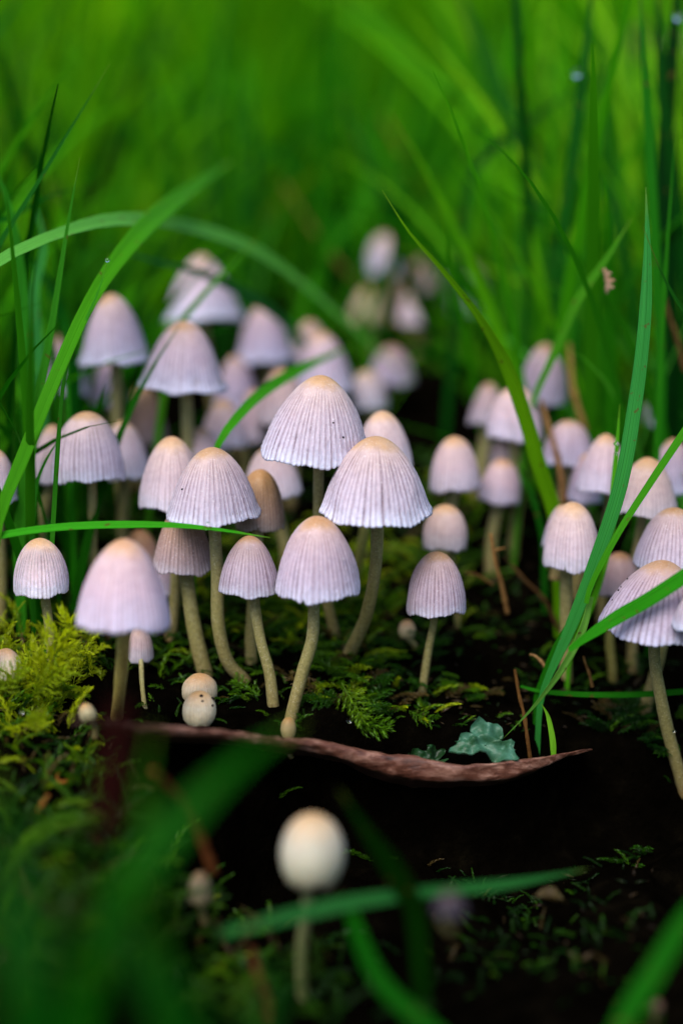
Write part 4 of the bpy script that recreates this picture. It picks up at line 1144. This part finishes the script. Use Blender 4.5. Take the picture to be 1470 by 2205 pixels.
moss_patch(940, 1160, 5, 60, 4.0, 0.40)
moss_patch(890, 1060, 6, 90, 5, 0.45)
moss_patch(300, 1150, 8, 110, 4.5, 0.30)
moss_patch(100, 1150, 9, 110, 4.5, 0.25)
moss_patch(1030, 1340, 2.0, 14, 3.0, 0.28)
moss_patch(1110, 1290, 2.0, 12, 3.0, 0.2)
moss_patch(740, 1608, 1.0, 26, 1.4, 0.4, False, 0.3)
moss_patch(840, 1632, 1.4, 18, 1.8, 0.3, False, 0.3)
moss_patch(1390, 1570, 2.8, 50, 3.4, 0.14, True, 0.4)
moss_patch(1340, 1620, 2.4, 36, 3.0, 0.10, False, 0.4)
moss_patch(1320, 1410, 3, 22, 3.4, 0.12)
moss_patch(1100, 1050, 8, 30, 4, 0.15)
moss_patch(1330, 1130, 8, 40, 4, 0.15)
for k in range(16):
    a_ = random.uniform(800, 1420); b_ = random.uniform(1340, 1590)
    moss_patch(a_, b_, 2.2, 18, 2.0, random.uniform(0.10, 0.26), False, 0.35, seed=k)
moss_patch(970, 1612, 1.6, 22, 2.0, 0.3, False, 0.35)
moss_patch(1115, 1612, 1.4, 18, 1.8, 0.26, False, 0.35)
# floor of the hollow
moss_patch(1130, 1960, 4, 110, 1.8, 0.06, False, 0.6)
moss_patch(1230, 2060, 4, 70, 2.0, 0.03, False, 0.6)
moss_patch(1060, 2060, 4, 70, 2.4, 0.08, False, 0.6)
moss_patch(640, 2085, 2.5, 24, 2.4, 0.2, False, 0.6)
for root, rc, *_ in CAPS:                        # a little moss hugging every stem foot
    b_ = np.array(root.location)
    if depth_of(b_) < 175:
        rs = np.random.default_rng(int(abs(b_[0]) * 1e6) % 9999)
        n_ = int(rs.integers(3, 8))
        x_ = b_[0] + rs.normal(0, 1.1, n_) * MM; y_ = b_[1] + rs.normal(-0.3, 0.9, n_) * MM
        moss_parts.append(scatter(TEMPL[n_ % 3], np.stack([x_, y_, ground_z(x_, y_) - 0.4 * MM], -1), rs.uniform(0, 6.28, n_), rs.uniform(0.1, .9, n_), rs.uniform(-.5, .5, n_), rs.uniform(1.4, 3.0, n_) * MM, moss_cols(n_, 0.38, rs)))
off = 0; VV, TT, CC = [], [], []
for v, t, c in moss_parts:
    VV.append(v); TT.append(t + off); CC.append(c); off += len(v)
mo = obj('moss', mesh_of('moss', np.vstack(VV), None, np.vstack(TT), None, np.vstack(CC), False), MOSS)
tag(mo, 'feathery green moss creeping over the mound and hollow', 'moss', kind='stuff')


def sprig(label, root_px, tip_px, d, seed, bright):
    """One feathery moss sprig that can be picked out: stem and leaflets reaching from root to tip."""
    a = P(*root_px, d); b = P(*tip_px, d - 1.5)
    v = b - a; L = np.linalg.norm(v); v = v / L
    tv, tt = FROND[seed % 2] if seed % 3 else shoot_template(40 + seed, 46, .95, .26, 8)
    X = v; side = np.cross(X, FWD); side /= np.linalg.norm(side)
    Z = np.cross(X, side)
    V = L * (tv[:, 0:1] * X + tv[:, 1:2] * side + tv[:, 2:3] * Z)
    rs = np.random.default_rng(seed)
    c = moss_cols(1, bright, rs)[0]
    C = c[None] * (0.8 + 0.45 * np.clip(tv[:, 0:1], 0, 1))
    o = obj('moss_sprig', mesh_of('moss_sprig', V, None, tt, None, C, False), MOSS, loc=tuple(a))
    tag(o, label, 'moss', 'feathery moss sprigs')


sprig('tall yellow-green moss sprig reaching towards the blurred nearest cap', (80, 1480), (168, 1322), 140, 3, 1.0)
sprig('moss sprig arching beside the stem of the little egg-shaped cap', (70, 1500), (150, 1428), 139, 4, 1.0)
sprig('moss sprig leaning over the rim of the moss-swallowed cap', (-10, 1490), (60, 1420), 138, 5, 1.0)
sprig('short moss sprig pointing sideways under the egg-shaped cap', (40, 1475), (92, 1392), 142, 6, .9)
sprig('moss sprig drooping in the dark under the central stems', (735, 1470), (790, 1560), 142, 7, .7)
sprig('pale moss sprig beside the foot of the widest cap', (730, 1500), (662, 1512), 142, 8, .6)
sprig('moss sprig creeping out over the black soil right of the central stems', (760, 1545), (845, 1572), 143, 9, .75)
sprig('moss sprig at the foot of the lone thimble cap', (880, 1530), (935, 1555), 146, 10, .8)
sprig('low moss sprig in front of the near twig', (50, 1560), (110, 1540), 134, 12, .9)


# ------------------------------------------------------------------ meadow grass behind and around
def turf(n, xr, yr, hr, wr, seed, lean=0.35, cols=None, mask=None, segs=7, power=1.0, clear=False):
    rs = np.random.default_rng(seed)
    y = yr[0] + (yr[1] - yr[0]) * rs.uniform(0, 1, n) ** power
    x = rs.uniform(-1, 1, n) * (xr[0] + xr[1] * np.maximum(y, 0))
    if mask is not None:
        k = mask(x, y, rs); x, y = x[k], y[k]; n = len(x)
    z = ground_z(x, y) - 1 * MM
    h = rs.uniform(*hr, n) * MM * (0.75 + 0.35 * vnoise(x / 0.05, y / 0.05, seed))
    w = rs.uniform(*wr, n) * MM
    az = rs.uniform(0, 2 * np.pi, n); ln = np.abs(rs.normal(0, lean, n)) + 0.05; bend = rs.uniform(0.1, 1.1, n)
    fa = rs.uniform(0, np.pi, n)
    t = np.linspace(0, 1, segs)
    ang = ln[:, None] + bend[:, None] * t[None] ** 1.5
    hx = np.cumsum(np.sin(ang), 1) / segs; hz = np.cumsum(np.cos(ang), 1) / segs
    hx -= hx[:, :1]; hz -= hz[:, :1]
    cx = x[:, None] + np.cos(az)[:, None] * hx * h[:, None]
    cy = y[:, None] + np.sin(az)[:, None] * hx * h[:, None]
    cz = z[:, None] + hz * h[:, None]
    if clear:
        # nobody photographs through grass pressed against the lens: drop blades that hang into the near view
        rel = np.stack([cx, cy, cz - CAMZ], -1)
        dd = rel @ FWD
        u_ = 735 + rel[..., 0] / np.maximum(dd, 1e-4) * FPX; v_ = 1102 - (rel @ UP) / np.maximum(dd, 1e-4) * FPX
        hit = (dd > 0.002) & (dd < 0.142) & (np.abs(u_ - 735) < 1000 + 0.008 * FPX / np.maximum(dd, 0.01) * 0.25) & (v_ > -350) & (v_ < 2600)
        k = ~hit.any(1)
        x, w, fa, cx, cy, cz = x[k], w[k], fa[k], cx[k], cy[k], cz[k]; y = y[k]; n = len(x)
    ww = w[:, None] * np.clip((1 - t[None]) / 0.6, 0.03, 1) ** 0.7 / 2
    sx, sy = np.cos(fa)[:, None], np.sin(fa)[:, None]
    L = np.stack([cx - sx * ww, cy - sy * ww, cz], -1)
    Mm = np.stack([cx - sy * ww * 0.3, cy + sx * ww * 0.3, cz - 0 * cz], -1)
    Rr = np.stack([cx + sx * ww, cy + sy * ww, cz], -1)
    V = np.stack([L, Mm, Rr], 2).reshape(-1, 3)
    q = grid_quads(segs, 3)
    Q = (np.arange(n) * segs * 3)[:, None, None] + q[None]
    pal = np.array(cols)
    clump = vnoise(x / 0.045 + 7, y / 0.09, seed + 3)                # grass kinds grow in patches
    pick = np.clip(((clump + 1) * 0.5 * 0.75 + 0.25 * rs.uniform(0, 1, n)) * len(pal), 0, len(pal) - 1).astype(int)
    c = pal[np.argsort(pal.sum(1))][pick] * rs.uniform(.75, 1.25, (n, 1)) * (0.8 + 0.3 * clump[:, None])
    C = np.repeat(c, segs * 3, 0)
    return V, Q.reshape(-1, 4), C


def join_turf(name, label, parts):
    off = 0; VV, QQ, CC = [], [], []
    for v, q, c in parts:
        VV.append(v); QQ.append(q + off); CC.append(c); off += len(v)
    tag(obj(name, mesh_of(name, np.vstack(VV), np.vstack(QQ), None, None, np.vstack(CC)), TURF), label, 'grass', kind='stuff')


PALB = [(0.06, 0.29, 0.0003), (0.105, 0.35, 0.0003), (0.15, 0.40, 0.0003), (0.018, 0.17, 0.0003), (0.005, 0.09, 0.0003), (0.085, 0.37, 0.0005), (0.22, 0.43, 0.0005)]
PALN = [(0.016, 0.17, 0.0006), (0.03, 0.22, 0.0006), (0.05, 0.26, 0.0008), (0.006, 0.10, 0.0006), (0.08, 0.28, 0.001), (0.12, 0.24, 0.003)]


def near_mask(x, y, rs):
    # thin where the bare mushroom mound shows
    edge = 0.232 - 0.06 * smooth(-0.01, -0.05, x) - 0.04 * smooth(0.035, 0.07, x)
    gap = (x > -0.004) & (x < 0.036) & (y < 0.305)
    return ~(gap & (rs.uniform(0, 1, len(x)) < 0.8)) & (y > edge + 0.02 * vnoise(x / 0.02, y / 0.02, 31)) & (rs.uniform(0, 1, len(x)) < smooth(0.0, 0.14, y - edge) * 0.9 + 0.1)


join_turf('meadow_grass', 'tall bright green meadow grass rising behind the mushrooms', [
    turf(6500, (0.05, 0.45), (0.19, 0.62), (28, 90), (1.6, 3.4), 101, 0.35, PALN, near_mask),
    turf(6500, (0.06, 0.42), (0.50, 1.25), (70, 190), (2.4, 4.6), 102, 0.35, PALB),
    turf(5000, (0.1, 0.45), (1.2, 3.4), (120, 260), (4, 8), 103, 0.35, PALB),
])


def flank_mask(x, y, rs):
    a = np.abs(x)
    return a > 0.030 + 0.24 * np.maximum(y, 0)


def side_mask(x, y, rs):
    left = (x < -0.027 - 0.10 * np.maximum(y - 0.15, 0)) & (y > 0.146)
    right = (x > 0.030 + 0.10 * (y - 0.15)) & (y > 0.172)
    gap = (x > -0.006) & (x < 0.034) & (y > 0.20) & (y < 0.31)
    far = (y > 0.222) & (rs.uniform(0, 1, len(x)) < np.where(gap, 0.10, 0.25))
    return left | right | far


def cross_mask(x, y, rs):
    return (x > 0.018 + 0.16 * (y - 0.185)) | ((y > 0.235) & (rs.uniform(0, 1, len(x)) < 0.35)) | ((x < -0.042) & (rs.uniform(0, 1, len(x)) < 0.5))


def veil_mask(x, y, rs):
    return (x > -0.012) & (x < 0.034)


def tall_mask(x, y, rs):
    return (x > 0.026 + 0.05 * (y - 0.17)) | ((y > 0.225) & (rs.uniform(0, 1, len(x)) < 0.30)) | ((x < -0.034) & (rs.uniform(0, 1, len(x)) < 0.4))


join_turf('fine_grass', 'thin green grass blades fringing both sides of the mushroom patch', [
    turf(1500, (0.0, 0.42), (0.14, 0.30), (22, 62), (0.8, 1.7), 105, 0.3, [(0.012, 0.14, 0.002), (0.03, 0.2, 0.004), (0.05, 0.24, 0.02), (0.004, 0.08, 0.002)], side_mask, 9),
    turf(420, (0.0, 0.42), (0.17, 0.30), (60, 125), (1.0, 2.0), 108, 0.22, [(0.006, 0.10, 0.002), (0.02, 0.17, 0.003), (0.04, 0.23, 0.004), (0.002, 0.06, 0.002)], tall_mask, 12),
    turf(620, (0.0, 0.42), (0.185, 0.28), (45, 110), (1.0, 2.0), 109, 0.42, [(0.05, 0.30, 0.003), (0.10, 0.38, 0.004), (0.03, 0.22, 0.003), (0.16, 0.40, 0.006), (0.003, 0.08, 0.002)], cross_mask, 12),
    turf(170, (0.05, 0.0), (0.205, 0.265), (14, 34), (0.6, 1.2), 110, 0.5, [(0.05, 0.26, 0.004), (0.10, 0.34, 0.01), (0.02, 0.17, 0.003)], veil_mask, 9),
])


def shade_grass_mask(x, y, rs):
    a = np.abs(x)
    return np.where(y < -0.04, True, a > 0.05 + 0.06 * np.maximum(y, 0))


join_turf('surrounding_and_shade_grass', 'green grass around and behind the viewpoint beside the mound, taller blades added for shade', [
    turf(2600, (0.22, 0.0), (-0.10, 0.24), (25, 80), (1.5, 3.2), 104, 0.35, PALN, flank_mask, clear=True),
    turf(1500, (0.15, 0.0), (-0.14, 0.095), (60, 140), (2, 4), 106, 0.25, PALN, shade_grass_mask, clear=True),  # unseen tall grass added to shade the foreground
])

# crumbs of dead litter on the bare soil
rs = np.random.default_rng(77)
lp = []
for k in range(330):
    px, py = rs.uniform(820, 1500), rs.uniform(1120, 1650)
    if k % 9 == 0: px, py = rs.uniform(1050, 1470), rs.uniform(1880, 2100)
    lp.append(on_ground(px, py))
lp = np.array(lp)
lt = np.array([(0, .10, 0), (0, -.10, 0), (.5, .16, .06), (.5, -.14, .05), (1, .05, 0), (1, -.05, 0), (.5, 0, -.1)]), np.array([(0, 1, 3), (0, 3, 2), (2, 3, 5), (2, 5, 4), (0, 6, 1), (4, 5, 6), (0, 2, 6), (2, 4, 6), (1, 6, 3), (3, 6, 5)])
e_ = 0.4 * MM
lp = lp[np.abs(ground_z(lp[:, 0], lp[:, 1] + e_) - ground_z(lp[:, 0], lp[:, 1] - e_)) / (2 * e_) < 1.3]
n = len(lp)
v, t, c = scatter(lt, lp + [0, 0, 0.0002], rs.uniform(0, 6.28, n), rs.uniform(-.2, .5, n), rs.uniform(-.6, .6, n), rs.uniform(.4, 1.5, n) * MM,
                  np.array([(0.02, 0.012, 0.006), (0.05, 0.03, 0.012), (0.012, 0.02, 0.005), (0.09, 0.06, 0.03)])[rs.integers(0, 4, n)])
tag(obj('leaf_litter', mesh_of('leaf_litter', v, None, t, None, c, False), MOSS), 'crumbs of dead plant litter on the black soil', 'litter', kind='stuff')
print('tris', sum(len(o.data.polygons) for o in scene.objects if o.type == 'MESH'))
